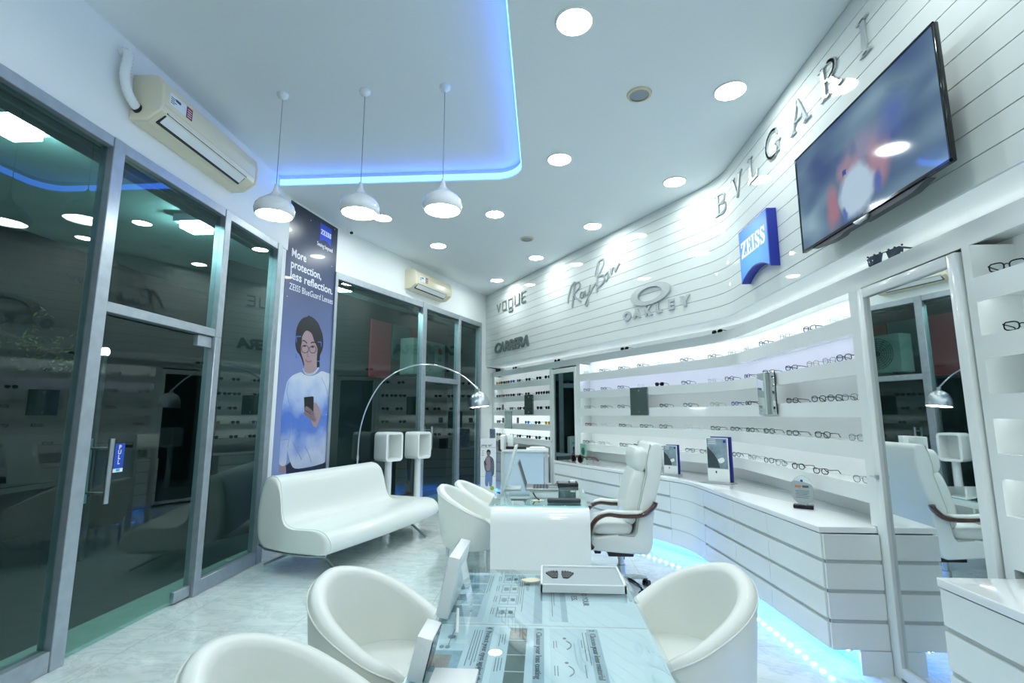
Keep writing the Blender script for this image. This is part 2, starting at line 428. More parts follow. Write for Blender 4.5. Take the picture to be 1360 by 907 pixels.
# glazing at the back
window('window_4', GM, -.02, 2.13, 0, 3.40, .05, .12, .12, .09)
window('window_5', GM, 2.13, 3.29, 2.06, 3.40, 0, .09, .09, .09)
window('window_6', GM, 3.29, 4.14, 0, 3.40, 0, .06, .12, .09)
struct('trim_3', MB().at(GM).box(3.20, 3.29, 0, 2.06, -.07, .03, .004, 1), 'alu')
d2 = struct('door_2', MB().at(GM).box(2.14, 3.19, .015, 2.05, -.026, -.016), 'glass')
for dz in (.05, -.09): struct('door_handle', MB().at(GM).tube([(2.32, .92, dz), (2.32, 1.30, dz)], .014, 12), 'steel', d2)
struct('handle_bracket', MB().at(GM).tube([(2.32, .98, .05), (2.32, .98, -.09)], .008).tube([(2.32, 1.24, .05), (2.32, 1.24, -.09)], .008), 'steel', d2)

# ------------------------------------------------------------------ outside, by night
struct('ground', MB().prism([(-9, -4), (XL-.11, -4), (XL-.11, 5.3), (-2.95, 6.4), (-1.4, 10.6), (-1.4, 14), (-9, 14)], -.22, -.12), 'pave')
struct('trim_4', MB().prism([(XL-.42, -4), (XL-.11, -4), (XL-.11, 5.4), (-2.98, 6.4), (-1.42, 10.6), (-1.7, 10.7), (-3.28, 6.5), (XL-.42, 5.45)], -.12, -.005), 'sill')
struct('wall_street', MB().box(-7.2, -7, -4, 14, -.2, 6), 'extw')
struct('ceiling_canopy', MB().prism([(-6, -4), (XL-.13, -4), (XL-.13, 5.3), (G0.x-.2, G0.y), (-1.45, 10.7), (-1.6, 13), (-6, 13)], 3.62, 3.7), 'canopy')
for (nm, Mx, x0, x1) in (('trim_5', LM, YB, 5.2), ('trim_6', GM, 0, 4.3)):
    s = MB().at(Mx)
    for k in range(3): s.box(x0, x1, 3.405-.06*k, 3.462-.06*k, -.30+.03*k, -.13, .008, 1)
    struct(nm, s, 'shutter')
M['sq'] = emit('outdoor_panel_light', (.66, 1, 1), 110)
for (x, y, lb) in ((-3.75, 3.05, 'square white light outside over the left glass, nearest to the viewer'), (-3.75, 4.95, 'square white light outside above the glass door'), (-3.2, 7.6, 'square white light outside beyond the banner')):
    p = thing('canopy_light', lb, 'light', (x, y, 3.505), group='square lights under the canopy')
    part(p, 'housing', MB().box(-.16, .16, -.16, .16, .03, .12, .006, 1), 'alu'); part(p, 'diffuser', MB().box(-.11, .11, -.11, .11, -.025, .03), 'sq')
# ------------------------------------------------------------------ display shelves
ROWS = [(2.294, 2.133), (2.019, 1.860), (1.754, 1.592), (1.482, 1.328), (1.220, 1.062)]
def shelf(label, a, b, leds, post_a, post_b, low=.955, cat='shelves'):
    m, _, _ = SH.at((a+b)/2, .1)
    root = thing('display_shelf', label, cat, (m.x, m.y, 0))
    edges = [ROWS[0][0]]+[z for r in ROWS for z in r[1:]]
    for k in range(5):
        z1 = ROWS[k][1]; z0 = ROWS[k+1][0] if k < 4 else low
        part(root, 'shelf_board', SH.sweep(MB(), a, b, [(0, z0), (.012, z0), (.012, z0+.03), (.2, z0+.03), (.2, z1), (.0, z1)]), 'lam', True)
    part(root, 'back_panel', SH.sweep(MB(), a, b, [(.2, .0), (.21, .0), (.21, 2.329), (.2, 2.329)]), 'niche', True)
    for (p, q) in (post_a, post_b):
        if q > p: part(root, 'side_panel', SH.sweep(MB(), p, q, [(0, .0), (.21, .0), (.21, 2.296), (0, 2.296)]), 'lam', True)
    for k, l in enumerate(leds):
        zt = ROWS[k][0]+.029
        part(root, 'led_strip', SH.sweep(MB(), a+.02, b-.02, [(.016, zt-.005), (.034, zt-.005), (.034, zt), (.016, zt)]), l, True)
    return root
sE0 = 3.34-SH.A.y; sE1 = SH.far_t(6.50)
eyeshelf = shelf('long curved white wall shelf of lit niches holding eyeglasses', sE0, sE1, ['led1', 'led2', 'led3', 'led3', 'led5'], (3.21-SH.A.y, 3.285-SH.A.y), (sE1, SH.far_t(6.60)))
part(eyeshelf, 'side_panel', SH.sweep(MB(), 3.285-SH.A.y, sE0, [(0, .825), (.2, .825), (.2, 2.296), (0, 2.296)]), 'lam', True)
sS0 = SH.far_t(7.42); sS1 = SH.far_t(9.66)
shelf('white wall shelf of sunglasses in the far corner beside the glazing', sS0, sS1, ['led5', 'led5', 'led5', 'led1', 'led1'], (SH.far_t(7.34), sS0), (sS1, SH.far_t(9.80)))
sT0 = .9-SH.A.y; sT1 = 2.395-SH.A.y
shelf('white wall shelf of niches at the right edge past the tall mirror', sT0, sT1, ['led3', 'led5', 'led3', 'led5', 'led5'], (sT0, sT0), (sT1, 2.44-SH.A.y), low=.84)

# tall mirrors
r = thing('wall_mirror', 'tall white framed mirror between the curved shelf and right edge shelf', 'mirror', (2.03, 2.83, 0))
f = MB(); y0, y1, z0, z1, w = 2.455, 3.225, .03, 2.282, .058
for q in ((y0, y0+w, z0, z1), (y1-w, y1, z0, z1), (y0+w, y1-w, z0, z0+w), (y0+w, y1-w, z1-w, z1)): f.box(2.0, 2.045, q[0], q[1], q[2], q[3], .005, 2)
part(r, 'mirror_frame', f, 'lam', True); part(r, 'mirror_glass', MB().box(2.022, 2.03, y0+w, y1-w, z0+w, z1-w), 'mirror', True)
part(r, 'clasp', MB().tube([(1.99, 3.2, 1.13), (1.99, 3.25, 1.13)], .008).box(1.985, 2.002, 3.19, 3.205, 1.12, 1.14), 'steel', True)
part(r, 'backing_board', MB().box(2.05, 2.20, y0-.01, y1+.01, .0, 2.29), 'gap', True)
FM = frame((NF.x*4.589, NF.y*4.589, 0), (-TV.x, -TV.y, 0), (0, 0, 1), (-NF.x, -NF.y, 0))   # far wall: local x = -t, z into the room
c = farpt(4.6, 6.97)
r = thing('wall_mirror', 'tall dark looking mirror at the back between eyeglass and sunglass shelves', 'mirror', (c.x, c.y, 0))
f = MB().at(FM); x0, x1, z0, z1, w = -7.335, -6.605, .03, 2.27, .05
for q in ((x0, x0+w, z0, z1), (x1-w, x1, z0, z1), (x0+w, x1-w, z0, z0+w), (x0+w, x1-w, z1-w*1.6, z1)): f.box(q[0], q[1], q[2], q[3], -.03, .015, .005, 2)
part(r, 'mirror_frame', f, 'lam', True); part(r, 'mirror_glass', MB().at(FM).box(x0+w, x1-w, z0+w, z1-w, -.02, -.012), 'mirrord', True)
part(r, 'clasp', MB().at(FM).box(x0-.005, x0+.02, 1.03, 1.06, .01, .028, .003, 1), 'steel', True)
part(r, 'backing_board', MB().at(FM).box(x0-.005, x1+.005, 0, 2.29, -.2, -.04), 'gap', True)

# ------------------------------------------------------------------ counters with drawers
def dotted(CT, a, b, step=.03):
    t = MB(); rows = []; N = int((b-a)/step)
    for i in range(N+1):
        rows.append([t.v((CT.at(a+(b-a)*i/N, d)[0].x, CT.at(a+(b-a)*i/N, d)[0].y, z)) for d, z in ((.10, .120), (.125, .120), (.125, .127), (.10, .127))])
    for i in range(N):
        t.mat(0 if i % 3 == 0 else 1)
        for k in range(4): t.f((rows[i][k], rows[i][(k+1) % 4], rows[i+1][(k+1) % 4], rows[i+1][k]))
    t.f(rows[0][::-1]); t.f(rows[-1]); return t
def counter(CT, units, label_w, labels, group, grips=None, end_at=None, poly=None, plinth=.22):
    top = MB().prism(poly, .785, .82, .003)
    solo('worktop', top, 'top', label_w, 'worktop')
    n = 4; zb, zt = .132, .779; gr = .024; h = (zt-zb-3*gr)/4
    for i, (a, b) in enumerate(units):
        curved = grips and not grips[i]
        m, _, _ = CT.at((a+b)/2, .15)
        root = thing('drawer_cabinet', labels[i], 'cabinet', (m.x, m.y, 0), group=group)
        dp = .285
        part(root, 'carcass', CT.sweep(MB(), a+.001, b-.001, [(.021, .13), (dp, .13), (dp, .783), (.021, .783)]), 'carc', True)
        part(root, 'plinth', CT.sweep(MB(), a, b, [(plinth, 0), (plinth+.04, 0), (plinth+.04, .13), (plinth, .13)]), 'lam2', True)
        for k in range(n):
            g = .003 if curved else gr
            hh = (zt-zb-3*g)/4; z0 = zb+k*(hh+g)
            d = part(root, 'drawer', CT.sweep(MB(), a+.002, b-.002, [(0, z0), (.02, z0), (.02, z0+hh), (0, z0+hh)]), 'lam', True)
            if k < 3 and not curved:
                gq = MB(); CT.sweep(gq, a+.0015, b-.0015, [(.012, z0+hh+.001), (.02, z0+hh+.001), (.02, z0+hh+g-.001), (.012, z0+hh+g-.001)])
                o = part(root, 'grip', gq, 'grip', True); o.parent = d
    return zb, zt, gr, h
nearA = Vector((1.68, 3.29)); d1 = Vector((-.085, 1)).normalized()
k = (4.08-NF.dot(nearA))/NF.dot(d1); Cc = nearA+d1*k
CT = Path(nearA, Cc, farpt(4.08, 6.488), .9)
pts = [tuple(CT.at(q, -.004)[0]) for q in CT.ts(0, CT.L)]; back = [tuple(SH.at(q, .195)[0]) for q in SH.ts(3.292-SH.A.y, SH.far_t(6.49))][::-1]
u = [0, .62, 1.15, CT.l1-.16, CT.l1+CT.la+.06, CT.l1+CT.la+.9, CT.l1+CT.la+1.7, CT.L]
counter(CT, list(zip(u, u[1:])), 'long white curved worktop under the eyeglass shelf',
        ['white drawer cabinet with end panel beside the tall mirror', 'white drawer cabinet second from the tall mirror', 'white drawer cabinet just before the bend in the counter',
         'white curved drawer cabinet filling the bend in the counter', 'white drawer cabinet just past the bend, behind the office chair', 'white drawer cabinet on the back run, second past the bend',
         'white drawer cabinet at the far end of the eyeglass counter'], 'drawer cabinets under the curved counter', [1, 1, 1, 0, 1, 1, 1], poly=pts+back)
# panels on the near end of the run
cab = [o for o in COL.objects if o.name == 'drawer_cabinet'][0]
e = MB(); zb, gr, h = .132, .024, (.779-.132-.072)/4
for k in range(4):
    z0 = zb+k*(h+gr); e.mat(0).box(1.69, 2.015, 3.268, 3.288, z0, z0+h)
    if k < 3: e.mat(1).box(1.70, 2.015, 3.276, 3.288, z0+h, z0+h+gr)
e.mat(0).box(1.84, 2.015, 3.262, 3.284, 0, .128)
part(cab, 'end_panel', e, ['lam', 'grip'], True)
solo('led_strip', dotted(CT, -.02, CT.L), ['ledk', 'white'], 'blue light strip under the curved drawer counter', 'light strip')
# second counter at the right edge
C2 = Path((1.655, .6), (1.655, 6), (1.6, 7), .1)
counter(C2, [(0, .56), (.56, 1.13), (1.13, 1.725)], 'white worktop at the right edge under the niche shelf',
        ['white drawer cabinet at right edge, nearest the viewer', 'white drawer cabinet at right edge, middle of its run', 'white drawer cabinet at right edge, end nearest the tall mirror'],
        'drawer cabinets at the right edge', poly=[(1.65, .6), (1.65, 2.33), (2.2, 2.33), (2.2, .6)])
solo('led_strip', dotted(C2, 0, 1.72), ['ledk', 'white'], 'blue light strip under the drawers at the right edge', 'light strip')
# counter of the sunglasses corner
C3 = Path(tuple(farpt(4.16, 5.0)), tuple(farpt(4.16, 9.0)), tuple(farpt(4.159, 12)), .1)
a3, b3 = 7.44-5.0, 9.34-5.0
def q3(t, d): return tuple(farpt(4.16+d, 5.0+t))
counter(C3, [(a3, a3+.7), (a3+.7, a3+1.4), (a3+1.4, b3)], 'white worktop under the sunglasses shelf in the far corner',
        ['white drawer cabinet under the sunglasses, beside the dark mirror', 'white drawer cabinet under the sunglasses, middle of its run', 'white drawer cabinet under the sunglasses, in the far corner'],
        'drawer cabinets under the sunglasses', poly=[q3(a3-.01, 0), q3(b3+.02, 0), q3(b3+.02, .42), q3(a3-.01, .42)])
solo('led_strip', dotted(C3, a3, b3), ['ledk', 'white'], 'blue light strip under the sunglasses drawers in the corner', 'light strip')

# ------------------------------------------------------------------ eyewear
FR = {'black': '#14171b', 'navy': '#232452', 'brown': '#4a2d20', 'grey': '#5a646b', 'gold': '#a08a5c', 'pale': '#c3cdd2', 'magenta': '#8e2458', 'blue': '#2c4aa0', 'red': '#7c1f24', 'yellow': '#b79a2b', 'sky': '#3f86c4', 'white': '#dfe4e4'}
for k_, v_ in FR.items(): M['fr_'+k_] = mat('frame_'+k_, v_, .25, metal=.7 if k_ in ('gold', 'grey') else 0)
for k_, v_ in (('brown', '#2d1c14'), ('yellow', '#a8861f'), ('sky', '#2f6fa8'), ('grey', '#20262b')): M['ln_'+k_] = mat('sun_lens_'+k_, v_, .08, coat=.3)
PROTO = {}
def eyewear(kind, col):
    sun = kind == 'sun'; thin = kind == 'thin'
    root = thing('sunglasses' if sun else 'eyeglasses', '', 'sunglasses' if sun else 'glasses')
    W, Hh = (.054, .044) if sun else (.051, .038) if kind == 'wide' else (.046, .042)
    rr = .0031 if sun else .0016 if thin else .0031; gapw = .018; cz = Hh/2+rr
    f = MB(); fm = 'fr_'+col
    for s in (-1, 1):
        cy = s*(W/2+gapw/2); loop = []
        for i in range(20):
            a = 2*PI*i/20; ca, sa = math.cos(a), math.sin(a); e_ = .75
            yy = math.copysign(abs(ca)**e_, ca)*W/2; zz = math.copysign(abs(sa)**e_, sa)*Hh/2
            if sun and zz < 0: yy *= .9
            loop.append((-abs(cy+yy)**2*.8, cy+yy, cz+zz+(.002 if zz > 0 and abs(cy+yy) > .05 else 0)))
        f.tube(loop, rr, 6, closed=True)
        L = MB(); L.poly([(p[0]-.0005, p[1], p[2]) for p in loop]); L.poly([(p[0]+.0006, p[1], p[2]) for p in loop][::-1])
        if s == -1: L1 = L
        else: L2 = L
    f.tube([(-.0002, -gapw/2-.001, cz+.006), (.001, 0, cz+.009), (-.0002, gapw/2+.001, cz+.006)], rr*.9, 6)
    for s in (-1, 1): f.tube([(0, s*gapw/2, cz-.003), (-.006, s*(gapw/2-.002), cz-.008)], .0012, 5)
    part(root, 'frame_front', f, fm)
    lens = (('ln_'+col) if 'ln_'+col in M else 'tint') if sun else 'clear'
    part(root, 'lens', L1, lens, recalc=False); part(root, 'lens', L2, lens, recalc=False)
    for s in (-1, 1):
        y = s*(W+gapw/2+.002); x0 = -abs(y)**2*.8
        t = MB().tube([(x0, y, cz+.011), (x0-.01, y+s*.003, cz+.011), (-.06, y+s*.001, cz+.010), (-.105, y-s*.004, cz+.006), (-.135, y-s*.010, max(rr*1.4, cz-.022))], [rr*1.1, rr*1.2, rr, rr, rr*1.3], 6)
        part(root, 'temple', t, fm)
    return root
def wear(kind, col, p, rz, label, group, sc_=1):
    key = (kind, col)
    if key not in PROTO:
        o = PROTO[key] = eyewear(kind, col); o.location = p; o.rotation_euler = (0, 0, rz); o['label'] = label; o['group'] = group; o.scale = (sc_,)*3
        return o
    return dup(PROTO[key], p, rz, label, group, (sc_,)*3)
WORD = {'pale': 'pale clear rimmed', 'thin': ''}
CAM = Vector((0, 0, 1.5)); CYAW = .0626; CPIT = .1461; FPX = 659.8
def az_dir(px, z):
    """compass direction of a column of the photo at about height z (used only to space the eyewear along the shelves)"""
    py = 552-(z-1.5)*110
    x, y = (px-680)/FPX, -(py-453.5)/FPX
    d = Vector((x, 1, y)); c, s = math.cos(CPIT), math.sin(CPIT); d = Vector((d.x, d.y*c-d.z*s))
    c, s = math.cos(CYAW), math.sin(CYAW); return Vector((d.x*c-d.y*s, d.x*s+d.y*c))
def on_path(px, z, d):
    """parameter along the shelf wall seen in that direction"""
    u = az_dir(px, z); best = None
    for i in range(1400):
        s = i*.01
        if s > SH.L: break
        p, _, _ = SH.at(s, d)
        if p.y < .3: continue
        e = abs(p.x*u.y-p.y*u.x)/p.length
        if p.dot(u) > 0 and (best is None or e < best[0]): best = (e, s)
    return best[1]
PLACE = ['top', 'second', 'third', 'fourth', 'lowest']
GS_ = 'sunglasses on the far corner shelf'
KN = {'wide': 'eyeglasses', 'round': 'eyeglasses', 'thin': 'thin eyeglasses', 'sun': 'sunglasses'}
def row_of(items, k, where, group, z=None, dd=.032, word=None):
    z = ROWS[k][1]+.001 if z is None else z
    for i, (px, kind, col) in enumerate(sorted(items)):
        s = on_path(px, z, dd); p, uu, n = SH.at(s, dd)
        rz = math.atan2(-n.y, -n.x)+random.uniform(-.14, .14)+(.38 if s < SH.l1 else .12)
        c = {'pale': 'pale', 'grey': 'grey metal'}.get(col, col)
        lb = f"{c} {KN[kind]}, {ORD[i]} from left in {word or 'the '+PLACE[k]+' niche'} {where}"
        wear(kind, col, (p.x, p.y, z), rz, lb, group, 1.12 if group == GS_ else 1)
EY = 'of the eyeglass wall'; GE = 'eyeglasses on the long curved shelf'
row_of([(778, 'thin', 'pale'), (799, 'wide', 'black'), (825, 'wide', 'black'), (850, 'round', 'black'), (877, 'thin', 'pale'), (909, 'round', 'black'), (946, 'wide', 'black'), (972, 'thin', 'grey'), (992, 'thin', 'gold'), (1016, 'round', 'navy'), (1045, 'thin', 'grey'), (1079, 'wide', 'navy'), (1117, 'thin', 'pale')], 0, EY, GE)
row_of([(779, 'wide', 'black'), (801, 'wide', 'black'), (824, 'round', 'navy'), (851, 'thin', 'pale'), (876, 'sun', 'black'), (911, 'wide', 'navy'), (946, 'thin', 'pale'), (969, 'round', 'navy'), (993, 'wide', 'navy'), (1022, 'wide', 'black'), (1053, 'wide', 'navy'), (1082, 'thin', 'gold'), (1104, 'thin', 'grey'), (1124, 'round', 'grey')], 1, EY, GE)
row_of([(780, 'thin', 'grey'), (801, 'wide', 'black'), (825, 'wide', 'black'), (882, 'wide', 'black'), (913, 'wide', 'black'), (949, 'thin', 'gold'), (976, 'wide', 'blue'), (994, 'wide', 'black'), (1053, 'wide', 'black'), (1088, 'round', 'black'), (1110, 'round', 'grey'), (1130, 'thin', 'grey')], 2, EY, GE)
row_of([(781, 'wide', 'magenta'), (802, 'thin', 'pale'), (826, 'wide', 'black'), (855, 'wide', 'black'), (881, 'round', 'black'), (915, 'thin', 'pale'), (950, 'wide', 'black'), (976, 'wide', 'black'), (996, 'wide', 'black'), (1021, 'round', 'black'), (1052, 'wide', 'black'), (1092, 'round', 'black'), (1136, 'thin', 'grey')], 3, EY, GE)
row_of([(778, 'wide', 'grey'), (799, 'thin', 'grey'), (827, 'wide', 'black'), (846, 'round', 'black'), (882, 'wide', 'black'), (916, 'wide', 'black'), (936, 'wide', 'grey'), (978, 'round', 'grey'), (998, 'thin', 'grey'), (1020, 'round', 'grey'), (1036, 'thin', 'black'), (1058, 'round', 'black'), (1088, 'wide', 'brown'), (1140, 'thin', 'black')], 4, EY, GE)
SG = 'of the corner shelf'; GS = 'sunglasses on the far corner shelf'
row_of([(662, 'sun', 'yellow'), (668, 'sun', 'black'), (674, 'sun', 'red'), (680.5, 'sun', 'sky'), (689, 'sun', 'black'), (701, 'sun', 'grey'), (715, 'sun', 'black'), (727, 'sun', 'black')], 0, SG, GS)
row_of([(662, 'sun', 'black'), (668, 'sun', 'red'), (674, 'sun', 'black'), (680.5, 'sun', 'black'), (689, 'sun', 'black'), (700, 'sun', 'grey'), (714, 'sun', 'black'), (720.5, 'sun', 'brown'), (727.5, 'sun', 'black')], 1, SG, GS)
row_of([(662, 'sun', 'grey'), (679, 'sun', 'black'), (689.5, 'sun', 'brown'), (697.5, 'sun', 'black'), (716.5, 'sun', 'black'), (727, 'sun', 'black')], 2, SG, GS)
row_of([(662, 'sun', 'brown'), (700, 'sun', 'sky'), (714, 'sun', 'grey'), (727.5, 'sun', 'yellow')], 3, SG, GS)
row_of([(662, 'sun', 'black'), (679.5, 'sun', 'grey'), (689, 'sun', 'black'), (702, 'sun', 'brown'), (714.5, 'sun', 'grey'), (728, 'sun', 'grey')], 4, SG, GS)
TG_ = 'at the right edge'; GT = 'eyeglasses in the right edge niches'
for k, (ka, ca, kb, cb) in enumerate((('wide', 'black', 'wide', 'grey'), ('wide', 'black', 'round', 'navy'), ('round', 'black', 'wide', 'black'), ('wide', 'black', 'wide', 'brown'), ('wide', 'grey', 'wide', 'black'))):
    yy = (2.27, 2.24, 2.16, 2.10, 2.06)[k]
    for j, (kk, cc, y_) in enumerate(((ka, ca, yy), (kb, cb, yy-.42))):
        nm = 'pair nearest the tall mirror' if j == 0 else 'pair farther from the tall mirror'
        wear(kk, cc, (2.062, y_, ROWS[k][1]+.0012), PI+.55, f"{cc} eyeglasses in {PLACE[k]} niche at right edge, {nm}", GT, 1.0)
# pairs standing on the ledge above the shelves
for px, kk, cc, lb, s_ in ((683.5, 'sun', 'black', 'black sunglasses on the top ledge, leftmost of those on the ledge', 1.15), (739.5, 'sun', 'brown', 'dark brown sunglasses on the top ledge over the dark mirror', 1.3), (829, 'sun', 'black', 'black sunglasses on the top ledge under the oval logo', 1.3), (953, 'sun', 'black', 'black sunglasses on the top ledge at the bend', 1.3)):
    s = on_path(px, 2.42, .02); p, uu, n = SH.at(s, .02)
    wear(kk, cc, (p.x, p.y, 2.3858), math.atan2(-n.y, -n.x)+.12, lb, 'sunglasses on the top ledge', 1.16)
# large rimless pair over the tall mirror
root = thing('sunglasses', 'big rimless dark shield sunglasses on the ledge above the tall mirror', 'sunglasses', (2.06, 3.02, 2.3855), PI+.2, 'sunglasses on the top ledge')
for s in (-1, 1):
    ol = [(s*y, z) for y, z in ((.010, .085), (.10, .088), (.125, .075), (.118, .03), (.09, .006), (.05, .004), (.026, .03))]
    L = MB().at(frame((0, 0, 0), (0, 1, 0), (0, 0, 1), (1, 0, 0))).prism(ol, -.002, .002, .001)
    part(root, 'lens', L, 'tintb')
    part(root, 'temple', MB().tube([(0, s*.122, .072), (-.08, s*.122, .07), (-.15, s*.11, .02)], [.006, .005, .004]), 'black')
part(root, 'bridge', MB().tube([(.002, -.02, .078), (.004, 0, .082), (.002, .02, .078)], .003), 'black')
for y in (-.118, -.07, -.03, .03, .07, .118): part(root, 'screw', MB().tube([(-.003, y, .088), (.003, y, .090)], .006, 8), 'black')

# small mirrors and cards hung on the shelf fronts
def fmir(t0, t1, z0, z1, lb):
    c_ = farpt(4.57, (t0+t1)/2)
    rr = thing('shelf_mirror', lb, 'mirror', (c_.x, c_.y, z0), group='small mirrors on the shelf fronts')
    part(rr, 'mirror_glass', MB().at(FM).box(-t1, -t0, z0, z1, .012, .019, .002, 1), 'mirrors', True)
    part(rr, 'backing', MB().at(FM).box(-t1+.004, -t0-.004, z0+.004, z1-.004, .001, .0115), 'dkgrey', True)
    for z_ in (z0+.045, z1-.045): part(rr, 'screw_cap', MB().at(FM).lathe([(.012, .019), (.012, .023), (0, .024)], 12, (-(t0+t1)/2, z_, 0)), 'steel', True)
fmir(4.97, 5.31, 1.49, 1.86, 'small rectangular mirror on the eyeglass shelf left of the office chair')
fmir(7.97, 8.30, 1.50, 1.87, 'small mirror on the sunglasses shelf, nearer the tall dark mirror')
fmir(8.83, 9.13, 1.22, 1.57, 'small mirror on the sunglasses shelf, nearer the corner')
rr = thing('shelf_mirror', 'small mirror on the eyeglass shelf facing the room past the bend', 'mirror', (2.01, 4.61, 1.5), group='small mirrors on the shelf fronts')
Mx = place(2.012, 4.61, 1.5)
part(rr, 'mirror_glass', MB().at(Mx).box(-.020, -.013, -.17, .17, 0, .375, .002, 1), 'mirror', True)
part(rr, 'backing', MB().at(Mx).box(-.0125, -.001, -.165, .165, .005, .37), 'dkgrey', True)
for y in (4.47, 4.75):
    for z_ in (1.53, 1.845): part(rr, 'screw_cap', MB().box(1.988, 1.992, y-.008, y+.008, z_-.008, z_+.008, .001, 1), 'steel', True)
M['cardpic'] = mat('dark_photo_card', '#4a3038', .4, noise=.6, nscale=30)
M['cardpic2'] = mat('violet_photo_card', '#50466e', .4, noise=.6, nscale=30)
for (px, k, mm, lb, hh) in ((668, 2, 'cardpic', 'small dark red picture card on the third sunglasses niche', .12), (668.5, 3, 'cardpic', 'small picture card left of the small mirror, fourth sunglasses niche', .11), (688, 3, 'cardpic2', 'small violet picture card right of the small mirror on sunglasses niche', .12)):
    s = on_path(px, ROWS[k][1], .05); p, uu, n = SH.at(s, .05)
    b_ = MB().at(frame((p.x, p.y, ROWS[k][1]), (-uu.x, -uu.y, 0), (0, 0, 1), (-n.x, -n.y, 0)))
    b_.mat(0).box(-.05, .05, .001, hh, -.012, 0).mat(1).box(-.044, .044, .007, hh-.006, 0, .0008).mat(0).box(-.03, .03, 0.0005, .004, -.04, 0)
    solo('picture_card', b_, ['white', mm], lb, 'card', 'picture cards among the sunglasses')
def spline(P, n=6):
    P = [Vector(p) for p in P]; out = []
    for i in range(len(P)-1):
        a = P[max(0, i-1)]; b = P[i]; c = P[i+1]; d = P[min(len(P)-1, i+2)]
        for k in range(n):
            t = k/n; out.append(.5*((2*b)+(c-a)*t+(2*a-5*b+4*c-d)*t*t+(3*b-a-3*c+d)*t**3))
    return out+[P[-1]]
def lerp(a, b, t): return a+(b-a)*t
# ------------------------------------------------------------------ sofa
so = thing('sofa', 'long white leather sofa with a curved back beside the banner', 'sofa', (-2.80, 4.86, 0), R(-17))
PF = [(.10,.235),(.03,.30),(.0,.42),(.0,.58),(.02,.74),(.06,.85),(.12,.90),(.18,.90),(.235,.86),(.265,.78),(.285,.66),(.31,.54),(.36,.465),(.45,.435),(.58,.435),(.70,.44),(.80,.42),(.86,.37),(.885,.31),(.87,.255),(.80,.225),(.60,.215),(.35,.215)]
PS = list(PF); PS[3:13] = [(.01,.40),(.03,.425),(.06,.434),(.10,.436),(.14,.437),(.18,.437),(.22,.436),(.26,.436),(.31,.436),(.36,.436)]
def dense(P):
    q = spline([(p[0], p[1], 0) for p in P]+[(P[0][0], P[0][1], 0)], 3); return [(a.x, a.y) for a in q[:-1]]
PF2, PS2 = dense(PF), dense(PS)
def shr(P, k, c=(.42, .42)): return [(lerp(c[0], p[0], k), lerp(c[1], p[1], k)) for p in P]
def bend(y): return .05*math.sin(min(1, max(0, y/2.1))*PI)          # the front bulges a little
secs = []
for y, k, b in ((0, .86, 0), (.006, .94, 0), (.022, .985, 0), (.05, 1, 0), (.4, 1, 0), (.85, 1, 0), (1.3, 1, 0), (1.60, 1, 0), (1.66, 1, .03), (1.70, 1, .09), (1.735, 1, .22), (1.76, 1, .42), (1.78, 1, .68), (1.80, 1, .9), (1.84, 1, 1), (2.02, .99, 1), (2.09, .95, 1), (2.13, .88, 1), (2.155, .78, 1), (2.165, .66, 1)):
    A = [(lerp(p[0], q[0], b), lerp(p[1], q[1], b)) for p, q in zip(PF2, PS2)]
    if y > 2: A = [(p[0], lerp(.33, p[1], 1-(1-k)*.6)) for p in shr(A, k, (.4, .33))]
    elif k < 1: A = shr(A, k)
    secs.append([(p[0]+(bend(y) if p[0] > .4 else 0), y, p[1]) for p in A])
part(so, 'upholstery', MB().loft(secs), 'leather', sharp=60)
part(so, 'piping', MB().tube([(p[0]*1.004, .034, p[1]*1.003) for p in PF2], .0035, 6, closed=True), 'leather')
part(so, 'rail', MB().tube([(.02, .05, .25), (.12, .03, .222), (.35, .03, .205), (.6, .03, .205), (.82, .05, .215)], .012), 'steel')
for y in (.28, 1.85):
    for xe in (-.08, .86):
        part(so, 'leg', MB().tube([(.40+(.03 if xe > 0 else -.03), y+.05, .212), (xe, y-.06, .012)], .014, 8), 'steel')

